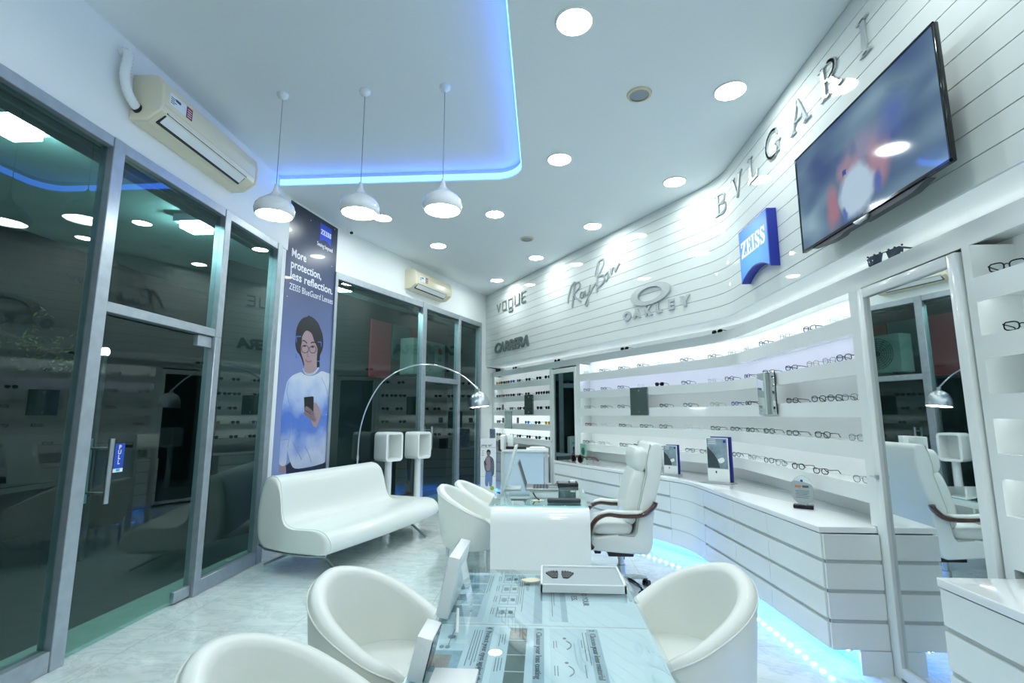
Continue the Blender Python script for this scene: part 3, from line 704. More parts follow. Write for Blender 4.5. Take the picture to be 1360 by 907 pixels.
# ------------------------------------------------------------------ tub chairs
def tub():
    root = thing('tub_chair', '', 'armchair', (0, 0, 0))
    Ro = .30; A = R(140); secs = []; rim = []
    N = 44
    for i in range(N+1):
        a = -A+2*A*i/N; ex = min(1, (N/2-abs(i-N/2))/3.0)                       # ex -> 0 towards the arm ends
        h = .81-.31*((1-math.cos(a))/2)**.85; e_ = math.sin(ex*PI/2) if ex < 1 else 1
        h = lerp(.40, h, .72+.28*e_); tk = .078*(.55+.45*e_)
        lean = .035*max(0, math.cos(a))
        dx, dy = -math.cos(a), math.sin(a)
        ell = 1/((abs(dx)**2.2+abs(dy)**2.2)**(1/2.2))
        def pt(r, z):
            rr = (Ro-r)*ell+lean*max(0, (z-.4)/.38)-.03*max(0, (.40-z)/.16)
            return (dx*rr, dy*rr, z)
        secs.append([pt(.03, .245), pt(.008, .27), pt(0, .33), pt(0, .42), pt(0, lerp(.42, h, .6)), pt(.001, h-.03), pt(.008, h-.010), pt(.022, h+.002), pt(tk*.62, h+.002), pt(tk*.9, h-.012), pt(tk, h-.035), pt(tk+.006, lerp(.42, h, .5)), pt(tk+.012, .40), pt(tk+.01, .26)])
        rim.append(pt(-.0015, h-.022))
    part(root, 'shell', MB().loft(secs), 'leatherb', sharp=55)
    part(root, 'piping', MB().tube(rim, .0035, 6), 'leatherb')
    o = []
    for i in range(40):
        a = 2*PI*i/40; x, y = math.cos(a)*.232, math.sin(a)*.236
        if x > 0: x *= 1.28
        o.append((x, y))
    part(root, 'seat', MB().prism(o, .31, .462, .03), 'leatherb', sharp=60)
    part(root, 'seat_base', MB().prism([(x*1.07, y*1.04) for x, y in o], .245, .335, .02), 'leatherb', sharp=60)
    for sx in (-1, 1):
        for sy in (-1, 1): part(root, 'leg', MB().tube([(sx*.19, sy*.18, .0), (sx*.185, sy*.175, .26)], .015, 12).cyl(.02, 0, .012, (sx*.19, sy*.18)), 'chrome')
    return root
tc = tub(); G_ = 'white tub chairs'
tc.location = (-.665, 2.24, 0); tc.rotation_euler = (0, 0, R(-14)); tag(tc, 'white leather tub chair left of the glass table, with seat in full view', 'armchair', G_)
dup(tc, (-.72, 1.585, 0), R(4), 'white leather tub chair at the bottom left, cut off by the frame edge', G_)
dup(tc, (.575, 2.39, 0), R(198), 'white leather tub chair on the right of the glass table', G_)
dup(tc, (-.715, 5.04, 0), R(-6), 'white tub chair on the left of the desk, nearer the viewer', G_)
dup(tc, (-.66, 5.72, 0), R(-4), 'white tub chair on the left of the desk, the farther one', G_, (1, 1, .945))

# ------------------------------------------------------------------ office chair
oc = thing('office_chair', 'tall white leather office chair with dark wooden arms behind the desk', 'office chair', (.668, 4.65, 0), PI)
KX = .926
XM = Matrix.Translation((.668, 0, 1.5*(1-KX))) @ frame((0, 0, 0), (-KX, 0, 0), (0, 0, KX), (0, 1, 0))      # polygon in (world x, z) -> chair space, pushed along y
prof = [(.985,1.225),(1.02,1.243),(1.06,1.238),(1.09,1.205),(1.086,1.10),(1.06,.93),(1.022,.79),(.997,.69),(.978,.52),(.968,.34),(.945,.283),(.905,.258),(.65,.272),(.43,.29),(.405,.315),(.41,.36),(.44,.40),(.66,.425),(.80,.415),(.828,.45),(.862,.69),(.90,.84),(.935,.965),(.935,1.06),(.955,1.16)]
part(oc, 'shell', MB().at(XM).prism(prof, -.275, .275, .028), 'leather', sharp=50)
pp = MB().at(XM)
for s in (-1, 1): pp.tube([(x+.004, z, s*.266) for x, z in prof[17:]]+[(.98, 1.228, s*.266)], .005, 6)
part(oc, 'piping', pp, 'seam')
def pillow(mx, w, pts, mt, nm):
    secs = []
    for y, k in ((-1, .55), (-.97, .78), (-.9, .93), (-.75, 1), (0, 1.03), (.75, 1), (.9, .93), (.97, .78), (1, .55)):
        cx = sum(p[0] for p in pts)/len(pts); cz = sum(p[1] for p in pts)/len(pts)
        secs.append([(lerp(cx, p[0], k), lerp(cz, p[1], k), y*w) for p in pts])
    return part(oc, nm, MB().at(mx).loft(secs), mt, sharp=70)
def cl(P): q = spline([(p[0], p[1], 0) for p in P]+[(P[0][0], P[0][1], 0)], 3); return [(a.x, a.y) for a in q[:-1]]
pillow(XM, .235, cl([(.865,1.19),(.838,1.15),(.826,1.07),(.838,1.0),(.90,.97),(.955,1.02),(.96,1.12),(.93,1.19)]), 'leather', 'headrest')
pillow(XM, .235, cl([(.84,1.0),(.80,.92),(.765,.80),(.735,.66),(.735,.55),(.77,.50),(.83,.52),(.875,.68),(.91,.84),(.935,.97),(.89,1.01)]), 'leather', 'backrest')
pillow(XM, .245, cl([(.42,.475),(.44,.43),(.55,.415),(.75,.415),(.80,.45),(.79,.51),(.65,.535),(.5,.53)]), 'leather', 'seat')
arm = spline([(1.0,.72,0),(.985,.685,0),(.92,.624,0),(.834,.600,0),(.687,.598,0),(.562,.609,0),(.467,.563,0),(.412,.471,0),(.402,.36,0),(.43,.315,0)], 5)
for s in (-1, 1):
    secs = []
    for i, p in enumerate(arm):
        a = arm[max(0, i-1)]; b = arm[min(len(arm)-1, i+1)]; d = (b-a).normalized(); n = Vector((-d.y, d.x, 0)); w = .032; h = .022
        secs.append([p+n*h*math.cos(t_)+Vector((0, 0, s*.29+w*math.sin(t_))) for t_ in [k*2*PI/10 for k in range(10)]])
    part(oc, 'armrest', MB().at(XM).loft(secs), 'wood', label='dark wooden armrest')
    secs = []
    for x, z, k in ((.885,.632,.3),(.87,.634,.8),(.83,.628,1),(.70,.626,1),(.58,.636,1),(.52,.622,.9),(.49,.606,.3)):
        secs.append([(x, z+.018*k*math.cos(t_), s*.29+.032*k*math.sin(t_)) for t_ in [q*2*PI/10 for q in range(10)]])
    part(oc, 'arm_pad', MB().at(XM).loft(secs), 'leatherb', sharp=70)
part(oc, 'mechanism', MB().box(-.10, .12, -.09, .09, .285, .348, .01), 'black')
part(oc, 'tilt_handle', MB().box(.155, .215, -.24, -.15, .245, .345, .008), 'black')
part(oc, 'tilt_knob', MB().cyl(.012, .25, .34, (-.02, -.12), 10).cyl(.032, .215, .255, (-.02, -.12), 14), 'black')
part(oc, 'gas_column', MB().cyl(.024, .07, .29, n=16).cyl(.038, .06, .2, n=16), 'steel')
for k in range(5):
    a = R(72*k+54); c_, s_ = math.cos(a), math.sin(a)
    part(oc, 'base_arm', MB().tube([(0, 0, .095), (.13*c_, .13*s_, .088), (.235*c_, .235*s_, .07)], [.026, .022, .016], 8), 'chrome')
    w = MB().at(place(.24*c_, .24*s_, .028, a+.5))
    for q in (-.018, .018): w.tube([(-.0, q-.009, 0), (0, q+.009, 0)], .028, 14)
    w.at().tube([(.24*c_, .24*s_, .03), (.24*c_, .24*s_, .068)], .01, 8)
    part(oc, 'caster', w, 'blackg')

# ------------------------------------------------------------------ desk with a waterfall front
dk = thing('desk', 'white lacquered desk with curved front panel and teal glass top', 'desk', (-.035, 4.8, 0))
out_ = [(4.10, 0), (4.10, .64)]+[(4.22-.12*math.cos(a), .64+.115*math.sin(a)) for a in [R(15*k) for k in range(1, 7)]]+[(5.48, .755), (5.53, .72), (5.53, 0)]
inn = [(5.48, 0), (5.48, .70), (4.22, .70)]+[(4.22-.07*math.cos(a), .64+.06*math.sin(a)) for a in [R(75-15*k) for k in range(0, 6)]]+[(4.15, 0)]
DX = frame((0, 0, 0), (0, 1, 0), (0, 0, 1), (1, 0, 0))
part(dk, 'body', MB().at(DX).prism(out_+inn, -.43, .36), 'wgloss', True)
part(dk, 'modesty_panel', MB().box(-.40, .33, 4.7, 4.72, .3, .70), 'wgloss', True)
part(dk, 'glass_top', MB().box(-.455, .385, 4.19, 5.56, .7565, .7685, .002, 1), 'dglass', True)

# ------------------------------------------------------------------ foreground table
tb = thing('table', 'white display table with clear glass top in the foreground', 'table', (-.02, 1.72, 0))
part(tb, 'tabletop', MB().box(-.415, .375, .88, 2.555, .69, .735, .006, 2), 'wgloss', True)
part(tb, 'glass_top', MB().box(-.42, .38, .875, 2.56, .741, .750, .0015, 1), 'tglass', True)
part(tb, 'support', MB().box(-.30, .26, 2.38, 2.43, 0, .69, .004, 1), 'wgloss', True); part(tb, 'support', MB().box(-.30, .26, 1.0, 1.05, 0, .69, .004, 1), 'wgloss', True)
part(tb, 'panel', MB().box(-.03, -.0, 1.05, 2.38, .06, .69), 'wgloss', True)

# ------------------------------------------------------------------ arc lamp
al = thing('arc_floor_lamp', 'chrome arc floor lamp rising behind the sofa with a dome shade', 'floor lamp', (-2.43, 6.5, 0))
P = spline([(0,0,.03),(0,0,.5),(0,0,.92),(.02,0,1.31),(.12,0,1.65),(.31,0,1.95),(.61,0,2.12),(.87,0,2.16),(1.12,0,2.12),(1.38,0,2.0),(1.575,0,1.83)], 6)
part(al, 'arc_tube', MB().tube(P, [.014 if p.z < .95 and p.x < .05 else .010 for p in P], 10).cyl(.018, .92, .97, n=14), 'chrome')
part(al, 'base', MB().lathe([(0, 0), (.13, 0), (.13, .03), (.12, .036), (0, .036)], 32), 'chrome')
sx = Matrix.Translation((1.60, 0, 1.60)) @ Matrix.Rotation(R(-6), 4, 'Y')
part(al, 'lamp_shade', MB().at(sx).lathe([(.128, 0), (.134, .0), (.132, .05), (.120, .105), (.095, .155), (.055, .185), (.022, .198), (.022, .235), (0, .238)]+[], 32).lathe([(.126, .001), (.124, .05), (.112, .10), (.085, .15), (.0, .17)], 32), 'steel')
part(al, 'bulb', MB().at(sx).lathe([(.0, .003), (.122, .003), (.118, .02), (.08, .06), (0, .07)], 28), 'arc')

# ------------------------------------------------------------------ pedestals
def pedestal(x, y, rz, label, zb, zt):
    r = thing('display_pedestal', label, 'pedestal', (x, y, 0), rz, 'white cube pedestals by the back glass')
    w = .15; hh = (zt-zb)/2; zc = (zt+zb)/2
    def rr(w_, h_, rad, n=5):
        o = []
        for cx, cz, a0 in ((w_-rad, h_-rad, 0), (-w_+rad, h_-rad, 90), (-w_+rad, -h_+rad, 180), (w_-rad, -h_+rad, 270)):
            for k in range(n+1): a = R(a0+90*k/n); o.append((cx+rad*math.cos(a), cz+rad*math.sin(a)))
        return o
    O, I = rr(w, hh, .055), rr(w-.036, hh-.036, .022)
    f = MB().at(place(0, 0, zc)); d = .14
    S = [[(-d, p[0], p[1]) for p in I], [(-d, p[0], p[1]) for p in O], [(-d, p[0], p[1]) for p in O], [(d-.006, p[0], p[1]) for p in O], [(d, p[0]*.975, p[1]*.985) for p in O], [(d, p[0]*1.02, p[1]*1.015) for p in I], [(d-.006, p[0], p[1]) for p in I], [(-d, p[0], p[1]) for p in I]]
    f.loft(S, caps=False); part(r, 'cube_frame', f, 'white', sharp=50)
    part(r, 'back_panel', MB().at(place(0, 0, zc)).prism([(-d+.002, -w+.034), (-d+.012, -w+.034), (-d+.012, w-.034), (-d+.002, w-.034)], -hh+.034, hh-.034), 'white')
    part(r, 'pole', MB().lathe([(.0, .012), (.06, .012), (.052, .1), (.05, zb-.02), (.062, zb+.003), (0, zb+.003)], 24), 'white')
    part(r, 'base', MB().box(-.15, .15, -.15, .15, 0, .014, .004, 1), 'acry')
    return r
pedestal(-2.235, 7.2, R(-36), 'white cube shaped pedestal behind the sofa, the left one', .84, 1.25)
pedestal(-1.965, 7.83, R(-30), 'white cube shaped pedestal behind the sofa, the right one', .825, 1.235)
def fitw(txt, bold=0, shear=0, spacing=1):
    cu = bpy.data.curves.new('t', 'FONT'); cu.body = txt; cu.size = 1; cu.offset = bold; cu.shear = shear; cu.space_character = spacing
    ob = bpy.data.objects.new('t', cu); me = bpy.data.meshes.new_from_object(ob)
    xs = [q.co.x for q in me.vertices]; w = max(xs)-min(xs)
    bpy.data.objects.remove(ob); bpy.data.curves.remove(cu); bpy.data.meshes.remove(me); return w
# ------------------------------------------------------------------ ceiling fittings
def downlight(x, y, label):
    r = thing('downlight', label, 'light', (x, y, ZC), group='round ceiling downlights')
    part(r, 'trim_ring', MB().lathe([(.112, -.001), (.128, -.001), (.124, -.010), (.113, -.012), (.110, -.006), (.110, .0)], 36), 'white')
    part(r, 'diffuser', MB().lathe([(0, -.007), (.1095, -.006)], 36), 'lamp')
    return r
DL = [((.224, 2.911), 'largest round downlight at the top of the picture, beside the blue edge'), ((1.494, 3.689), 'round downlight over the television, near the panelled wall'),
      ((.183, 4.67), 'round downlight just right of the curved corner of the blue edge'), ((1.459, 5.238), 'round downlight above the bend in the panelled wall'),
      ((.687, 6.489), 'round downlight above the oval logo'), ((-.597, 6.0), 'round downlight right of the rightmost hanging lamp'),
      ((-.097, 7.813), 'round downlight right of centre, over the far end of the room'), ((-1.565, 7.137), 'round downlight in front of the small wall air conditioner'),
      ((-.86, 9.141), 'farthest round downlight, in the corner over the thin lettering'), ((-2.063, 6.03), 'round downlight partly hidden behind the middle hanging lamp')]
dl0 = None
for (p, lb) in DL:
    if dl0 is None: dl0 = downlight(*p, lb)
    else: dup(dl0, (p[0], p[1], ZC), 0, lb, 'round ceiling downlights')
for (x, y) in ((1.5, 1.9), (.23, 1.2), (1.5, .2), (.23, -.6), (1.5, -1.4), (-1.3, -1.2), (-2.2, 1.0)):
    dup(dl0, (x, y, ZC if x > -.2 else ZT), 0, 'round downlight in the ceiling behind the viewer', 'downlights out of the picture')
def speaker(x, y, lb):
    r = thing('ceiling_speaker', lb, 'speaker', (x, y, ZC), group='ceiling speakers')
    part(r, 'rim', MB().lathe([(.075, 0), (.098, 0), (.094, -.012), (.076, -.014)], 30), 'creamd')
    part(r, 'grille', MB().lathe([(0, -.010), (.05, -.012), (.077, -.008)], 30), 'grey')
    return r
s0_ = speaker(.786, 3.691, 'round beige ceiling speaker left of the downlight over the television')
dup(s0_, (-.215, 6.929, ZC), 0, 'round beige ceiling speaker farther down the room, among the downlights', 'ceiling speakers')
for i, (x, y, lb) in enumerate(((-2.148, 3.68, 'white teardrop hanging lamp, leftmost, beside the wall air conditioner'), (-1.449, 3.685, 'white teardrop hanging lamp, middle of the three'), (-.778, 3.67, 'white teardrop hanging lamp, rightmost of the three'))):
    if i: dup(pd, (x, y, ZT), 0, lb, 'hanging lamps under the raised ceiling'); continue
    pd = thing('pendant_lamp', lb, 'hanging lamp', (x, y, ZT), group='hanging lamps under the raised ceiling')
    part(pd, 'canopy', MB().lathe([(.045, 0), (.047, -.008), (.038, -.03), (.012, -.048), (0, -.05)], 24), 'white')
    part(pd, 'cord', MB().tube([(0, 0, -.045), (0, 0, -.80)], .0032, 6), 'grey')
    prof_ = [(.0, -.795), (.012, -.80), (.016, -.83), (.024, -.86), (.045, -.895), (.085, -.925), (.125, -.955), (.148, -.985), (.155, -1.02), (.150, -1.05), (.140, -1.066), (.136, -1.066), (.146, -1.045), (.150, -1.02), (.142, -.99), (.08, -.94)]
    part(pd, 'lamp_shade', MB().lathe(prof_, 40), 'wgloss', sharp=70)
    part(pd, 'diffuser', MB().lathe([(0, -1.060), (.1375, -1.058)], 36), 'pend')
cm = gp(.12, .12)
r = thing('security_camera', 'small white dome security camera in the ceiling corner beside the banner', 'camera', (cm.x, cm.y, ZC))
part(r, 'mount', MB().lathe([(.0, 0), (.055, 0), (.055, -.02), (.05, -.028), (0, -.03)], 24), 'white'); part(r, 'body', MB().lathe([(.045, -.028), (.043, -.05), (.03, -.075), (0, -.085)], 24), 'white')
part(r, 'lens', MB().at(place(.015, -.02, -.062)).lathe([(0, -.02), (.018, -.017), (.025, 0), (.018, .017), (0, .02)], 16), 'blackg')

# ------------------------------------------------------------------ air conditioners
M['redst'] = mat('red_sticker', '#8e2433', .4); M['whst'] = mat('white_sticker', '#e6ecf2', .4)
def aircon(Mx, L, H_, D, label, sign_x):
    """local x along the wall, y up, z into the room"""
    o = Mx.translation
    r = thing('air_conditioner', label, 'air conditioner', (o.x, o.y, o.z), group='wall air conditioners')
    P = [(.0, 0), (.0, H_), (D*.55, H_), (D*.8, H_-.015), (D*.94, H_-.05), (D, H_-.12), (D, .115), (D*.96, .075), (D*.62, .018), (D*.5, 0)]
    X = Mx @ frame((0, 0, 0), (0, 0, 1), (0, 1, 0), (1, 0, 0))
    part(r, 'casing', MB().at(X).prism(P, .03, L-.03, .004), 'cream', True, sharp=30)
    e = MB().at(X); Pe = [(p[0]*1.02, p[1]) for p in P]
    e.prism(Pe, 0, .03, .008); part(r, 'end_cap', e, 'cream', True, sharp=30); part(r, 'end_cap', MB().at(X).prism(Pe, L-.03, L, .008), 'cream', True, sharp=30)
    f = MB().at(X).prism([(D*.70, .030), (D*.985, .098), (D*1.01, .090), (D*.72, .020)], .085, L-.16); part(r, 'flap', f, 'white', True)
    part(r, 'outlet_slot', MB().at(X).prism([(D*.63, .018), (D*.97, .088), (D*.975, .080), (D*.64, .010)], .07, L-.15), 'black', True)
    part(r, 'seam_line', MB().at(X).prism([(D*.999, .128), (D*1.003, .128), (D*1.003, .124), (D*.999, .124)], .03, L-.03), 'creamd', True)
    s = MB().at(Mx); w = sign_x
    s.mat(0).box(w, w+.17, H_-.185, H_-.095, D, D+.0015).mat(2).box(w+.06, w+.11, H_-.135, H_-.115, D+.0015, D+.002)
    for k in range(4): s.box(w+.012, w+.05+.02*(k % 2), H_-.17+.014*k, H_-.164+.014*k, D+.0015, D+.002)
    q = part(r, 'sticker', s, ['whst', 'redst', 'ink'], True); q['label'] = 'white instruction sticker'; s = MB().at(Mx)
    s.mat(1).box(w+.172, w+.235, H_-.185, H_-.095, D, D+.0015).mat(0)
    for k in range(4): s.box(w+.182, w+.225, H_-.172+.018*k, H_-.166+.018*k, D+.0015, D+.002)
    q = part(r, 'sticker', s, ['whst', 'redst', 'ink'], True); q['label'] = 'dark red sticker'
    return r
ac = aircon(LM @ place(3.10, 3.585, 0), 1.20, .35, .235, 'large cream wall air conditioner over the left glass wall', .07)
h = MB().at(LM); pth = spline([(2.985, 4.02, .0), (2.985, 4.01, .045), (2.975, 3.93, .06), (2.97, 3.83, .06), (3.01, 3.73, .06), (3.08, 3.675, .06), (3.125, 3.665, .06)], 7)
h.tube(pth, [.03+(.0035 if i % 2 else 0) for i in range(len(pth))], 12)
part(ac, 'pipe', h, 'white', True); part(ac, 'pipe_collar', MB().at(LM).tube([(3.085, 3.672, .06), (3.125, 3.662, .06)], .036, 12), 'black', True)
aircon(GM @ place(1.51, 3.525, 0), 1.10, .32, .22, 'small cream wall air conditioner over the back glass wall', .10)

# ------------------------------------------------------------------ television
tvm = frame((1.775, 3.375, 2.585), (0, -1, 0), (0, 0, 1), (-1, 0, 0))
tv = thing('television', 'large black flat television on the panelled right wall', 'television', (1.8, 2.75, 2.585))
part(tv, 'casing', MB().at(tvm).box(0, 1.25, 0, .675, -.022, 0, .006, 2), 'blackg', True)
bz = MB().at(tvm)
for q in ((0, 1.25, 0, .016), (0, 1.25, .663, .675), (0, .012, 0, .675), (1.238, 1.25, 0, .675)): bz.box(q[0], q[1], q[2], q[3], -.002, .006, .002, 1)
part(tv, 'bezel', bz, 'blackg', True)
m = bpy.data.materials.new('tv_picture'); m.use_nodes = True; nt = m.node_tree; b = nt.nodes['Principled BSDF']
tc = nt.nodes.new('ShaderNodeTexCoord'); mp = nt.nodes.new('ShaderNodeMapping'); mp.inputs['Scale'].default_value = (1, 1.1, 2.6); nz = nt.nodes.new('ShaderNodeTexNoise'); nz.inputs['Scale'].default_value = 1.5; nz.inputs['Detail'].default_value = 1.5; nz.inputs['Distortion'].default_value = .3
rp = nt.nodes.new('ShaderNodeValToRGB'); e = rp.color_ramp.elements
e[0].position = .30; e[0].color = lin('#20305c'); e[1].position = .72; e[1].color = lin('#6f8793'); k = e.new(.5); k.color = lin('#43596e')
nt.links.new(tc.outputs['Object'], mp.inputs[0]); nt.links.new(mp.outputs[0], nz.inputs['Vector']); nt.links.new(nz.outputs['Fac'], rp.inputs[0])
b.inputs['Base Color'].default_value = (.01, .012, .015, 1); b.inputs['Roughness'].default_value = .06
nt.links.new(rp.outputs[0], b.inputs['Emission Color']); b.inputs['Emission Strength'].default_value = 1.15
M['tvpic'] = m
# the picture on the screen: soft coloured shapes over the blue ground
def shape(col_out, cy, cz, ry, rz_, col, soft=.35):
    g = nt.nodes.new('ShaderNodeTexGradient'); g.gradient_type = 'SPHERICAL'; q = nt.nodes.new('ShaderNodeMapping')
    q.inputs['Scale'].default_value = (0, 1/ry, 1/rz_); q.inputs['Location'].default_value = (0, -cy/ry, -cz/rz_)
    w_ = nt.nodes.new('ShaderNodeTexNoise'); w_.inputs['Scale'].default_value = 9; nt.links.new(tc.outputs['Object'], w_.inputs['Vector'])
    a_ = nt.nodes.new('ShaderNodeVectorMath'); a_.operation = 'MULTIPLY_ADD'; a_.inputs[1].default_value = (.08, .08, .08); nt.links.new(w_.outputs['Color'], a_.inputs[0]); nt.links.new(tc.outputs['Object'], a_.inputs[2])
    nt.links.new(a_.outputs[0], q.inputs[0]); nt.links.new(q.outputs[0], g.inputs[0])
    mr = nt.nodes.new('ShaderNodeMapRange'); mr.inputs['From Max'].default_value = soft; nt.links.new(g.outputs['Fac'], mr.inputs['Value'])
    mx = nt.nodes.new('ShaderNodeMix'); mx.data_type = 'RGBA'; mx.inputs[7].default_value = lin(col); nt.links.new(mr.outputs[0], mx.inputs[0]); nt.links.new(col_out, mx.inputs[6])
    return mx.outputs[2]
c_ = rp.outputs[0]
def uv(u, z): return (.625-u-.04, z-.04)      # screen u from its left edge to local y
for (u, z_, ru, rv, cc, sf) in ((.62, .46, .26, .12, '#66667c', .6), (.47, .40, .13, .10, '#75606f', .5), (.30, .24, .085, .16, '#7d5563', .6), (.72, .32, .13, .17, '#7d5f6c', .6), (.52, .25, .17, .17, '#8a9dab', .3), (.86, .50, .14, .16, '#3a4d80', .9), (.53, .50, .05, .08, '#4c5470', .6), (.70, .22, .05, .09, '#3d4c84', .5), (.41, .15, .03, .06, '#3d4c84', .5)):
    c_ = shape(c_, *uv(u, z_), ru, rv, cc, sf)
nt.links.new(c_, b.inputs['Emission Color'])
M['tvblue'] = mat('tv_logo', '#020304', .06); bb = M['tvblue'].node_tree.nodes['Principled BSDF']; bb.inputs['Emission Color'].default_value = lin('#2c4292'); bb.inputs['Emission Strength'].default_value = .8
s = MB().at(tvm).mat(0).box(.012, 1.238, .016, .663, -.001, .001)
s.mat(1).prism([(.50, .30)]+[(.50+.035*i/4, .30+.006*math.sin(PI*i/4)) for i in range(1, 4)]+[(.535, .30), (.535, .335), (.50, .335)], .001, .0013)
part(tv, 'screen', s, ['tvpic', 'tvblue'], True)
ft = MB().at(tvm).prism([(.10, -.002), (.30, -.03), (.42, -.03), (.45, -.018), (.60, -.018), (.63, -.03), (1.0, -.03), (1.10, -.002)], -.045, -.004)
part(tv, 'lower_housing', ft, 'dkgrey', True); part(tv, 'maker_plate', MB().at(tvm).prism([(.56, -.004), (.585, -.026), (.665, -.026), (.69, -.004)], -.01, .010, .002), 'steel', True)
part(tv, 'wall_bracket', MB().box(1.79, 1.918, 2.6, 2.9, 2.8, 3.05, .004, 1), 'dkgrey', True)

# ------------------------------------------------------------------ light box with an arched foot
zx = frame((1.84, 4.585, 2.69), (0, -1, 0), (0, 0, 1), (-1, 0, 0))
lb = thing('sign_box', 'blue glowing light box sign with arched foot beside the television', 'sign', (1.88, 4.29, 2.69))
W_, H_ = .585, .49
ar = [(0, 0)]+[(W_*k/12, .085*math.sin(PI*k/12)**.8) for k in range(1, 12)]+[(W_, 0)]
part(lb, 'housing', MB().at(zx).prism(ar+[(W_, H_), (0, H_)], -.078, 0), 'blue', True)
m = bpy.data.materials.new('lightbox_face'); m.use_nodes = True; nt = m.node_tree; b = nt.nodes['Principled BSDF']
tc = nt.nodes.new('ShaderNodeTexCoord'); gr_ = nt.nodes.new('ShaderNodeTexGradient'); gr_.gradient_type = 'SPHERICAL'; mp = nt.nodes.new('ShaderNodeMapping')
mp.inputs['Location'].default_value = (0, 0, -.22*2.1); mp.inputs['Scale'].default_value = (1, 1.9, 2.1)
rp = nt.nodes.new('ShaderNodeValToRGB'); rp.color_ramp.elements[0].color = lin('#2a62d8'); rp.color_ramp.elements[1].color = lin('#5db4f2'); rp.color_ramp.elements[1].position = .75
nt.links.new(tc.outputs['Object'], mp.inputs[0]); nt.links.new(mp.outputs[0], gr_.inputs[0]); nt.links.new(gr_.outputs['Fac'], rp.inputs[0])
nt.links.new(rp.outputs[0], b.inputs['Emission Color']); b.inputs['Emission Strength'].default_value = .72; b.inputs['Base Color'].default_value = lin('#1a3fa8'); b.inputs['Roughness'].default_value = .3; b.inputs['Specular IOR Level'].default_value = .15
M['lbface'] = m; M['lbwhite'] = emit('lightbox_letters', (.93, .98, 1), .85)
ar2 = [(.012, .016)]+[(.012+(W_-.024)*k/12, .012+.085*math.sin(PI*k/12)**.8) for k in range(1, 12)]+[(W_-.012, .016)]
part(lb, 'face', MB().at(zx).prism(ar2+[(W_-.012, H_-.012), (.012, H_-.012)], 0, .003), 'lbface', True)
def slab(mb, txt, x, y, size, z0, z1, adv=None):
    """bold slab serif capitals: Z E I S"""
    u = size; mb_ = mb
    for c in txt:
        if c == 'Z':
            w = .72*u; P = [[(0, 1), (.72, 1), (.72, .86), (.30, .14), (.60, .14), (.60, .30), (.72, .30), (.72, 0), (0, 0), (0, .14), (.42, .86), (.14, .86), (.14, .70), (0, .70)]]
        elif c == 'E':
            w = .68*u; P = [[(0, 1), (.66, 1), (.66, .70), (.54, .70), (.50, .88), (.34, .88), (.34, .58), (.46, .58), (.46, .66), (.54, .66), (.54, .36), (.46, .36), (.46, .44), (.34, .44), (.34, .12), (.50, .12), (.56, .30), (.68, .30), (.68, 0), (0, 0), (0, .10), (.10, .10), (.10, .90), (0, .90)]]
        elif c == 'I':
            w = .44*u; P = [[(0, 1), (.44, 1), (.44, .90), (.34, .90), (.34, .10), (.44, .10), (.44, 0), (0, 0), (0, .10), (.10, .10), (.10, .90), (0, .90)]]
        else:
            w = .62*u; P = [[(.60, 1), (.60, .68), (.48, .68), (.42, .82), (.34, .88), (.24, .84), (.24, .76), (.34, .66), (.56, .50), (.62, .32), (.58, .12), (.46, .0), (.30, -.02), (.16, .06), (.12, 0), (.02, 0), (.02, .34), (.14, .34), (.20, .18), (.30, .10), (.38, .16), (.36, .26), (.24, .38), (.06, .52), (.0, .70), (.04, .88), (.16, 1), (.32, 1.02), (.46, .94), (.50, 1)]]
        for p in P: mb_.prism([(x+a*u, y+q*u) for a, q in p], z0, z1)
        x += w+.055*u
    return x
lt = MB().at(zx); slab(lt, 'ZEISS', .045, .222, .148, .003, .0045)
part(lb, 'lettering', lt, 'lbwhite', True)

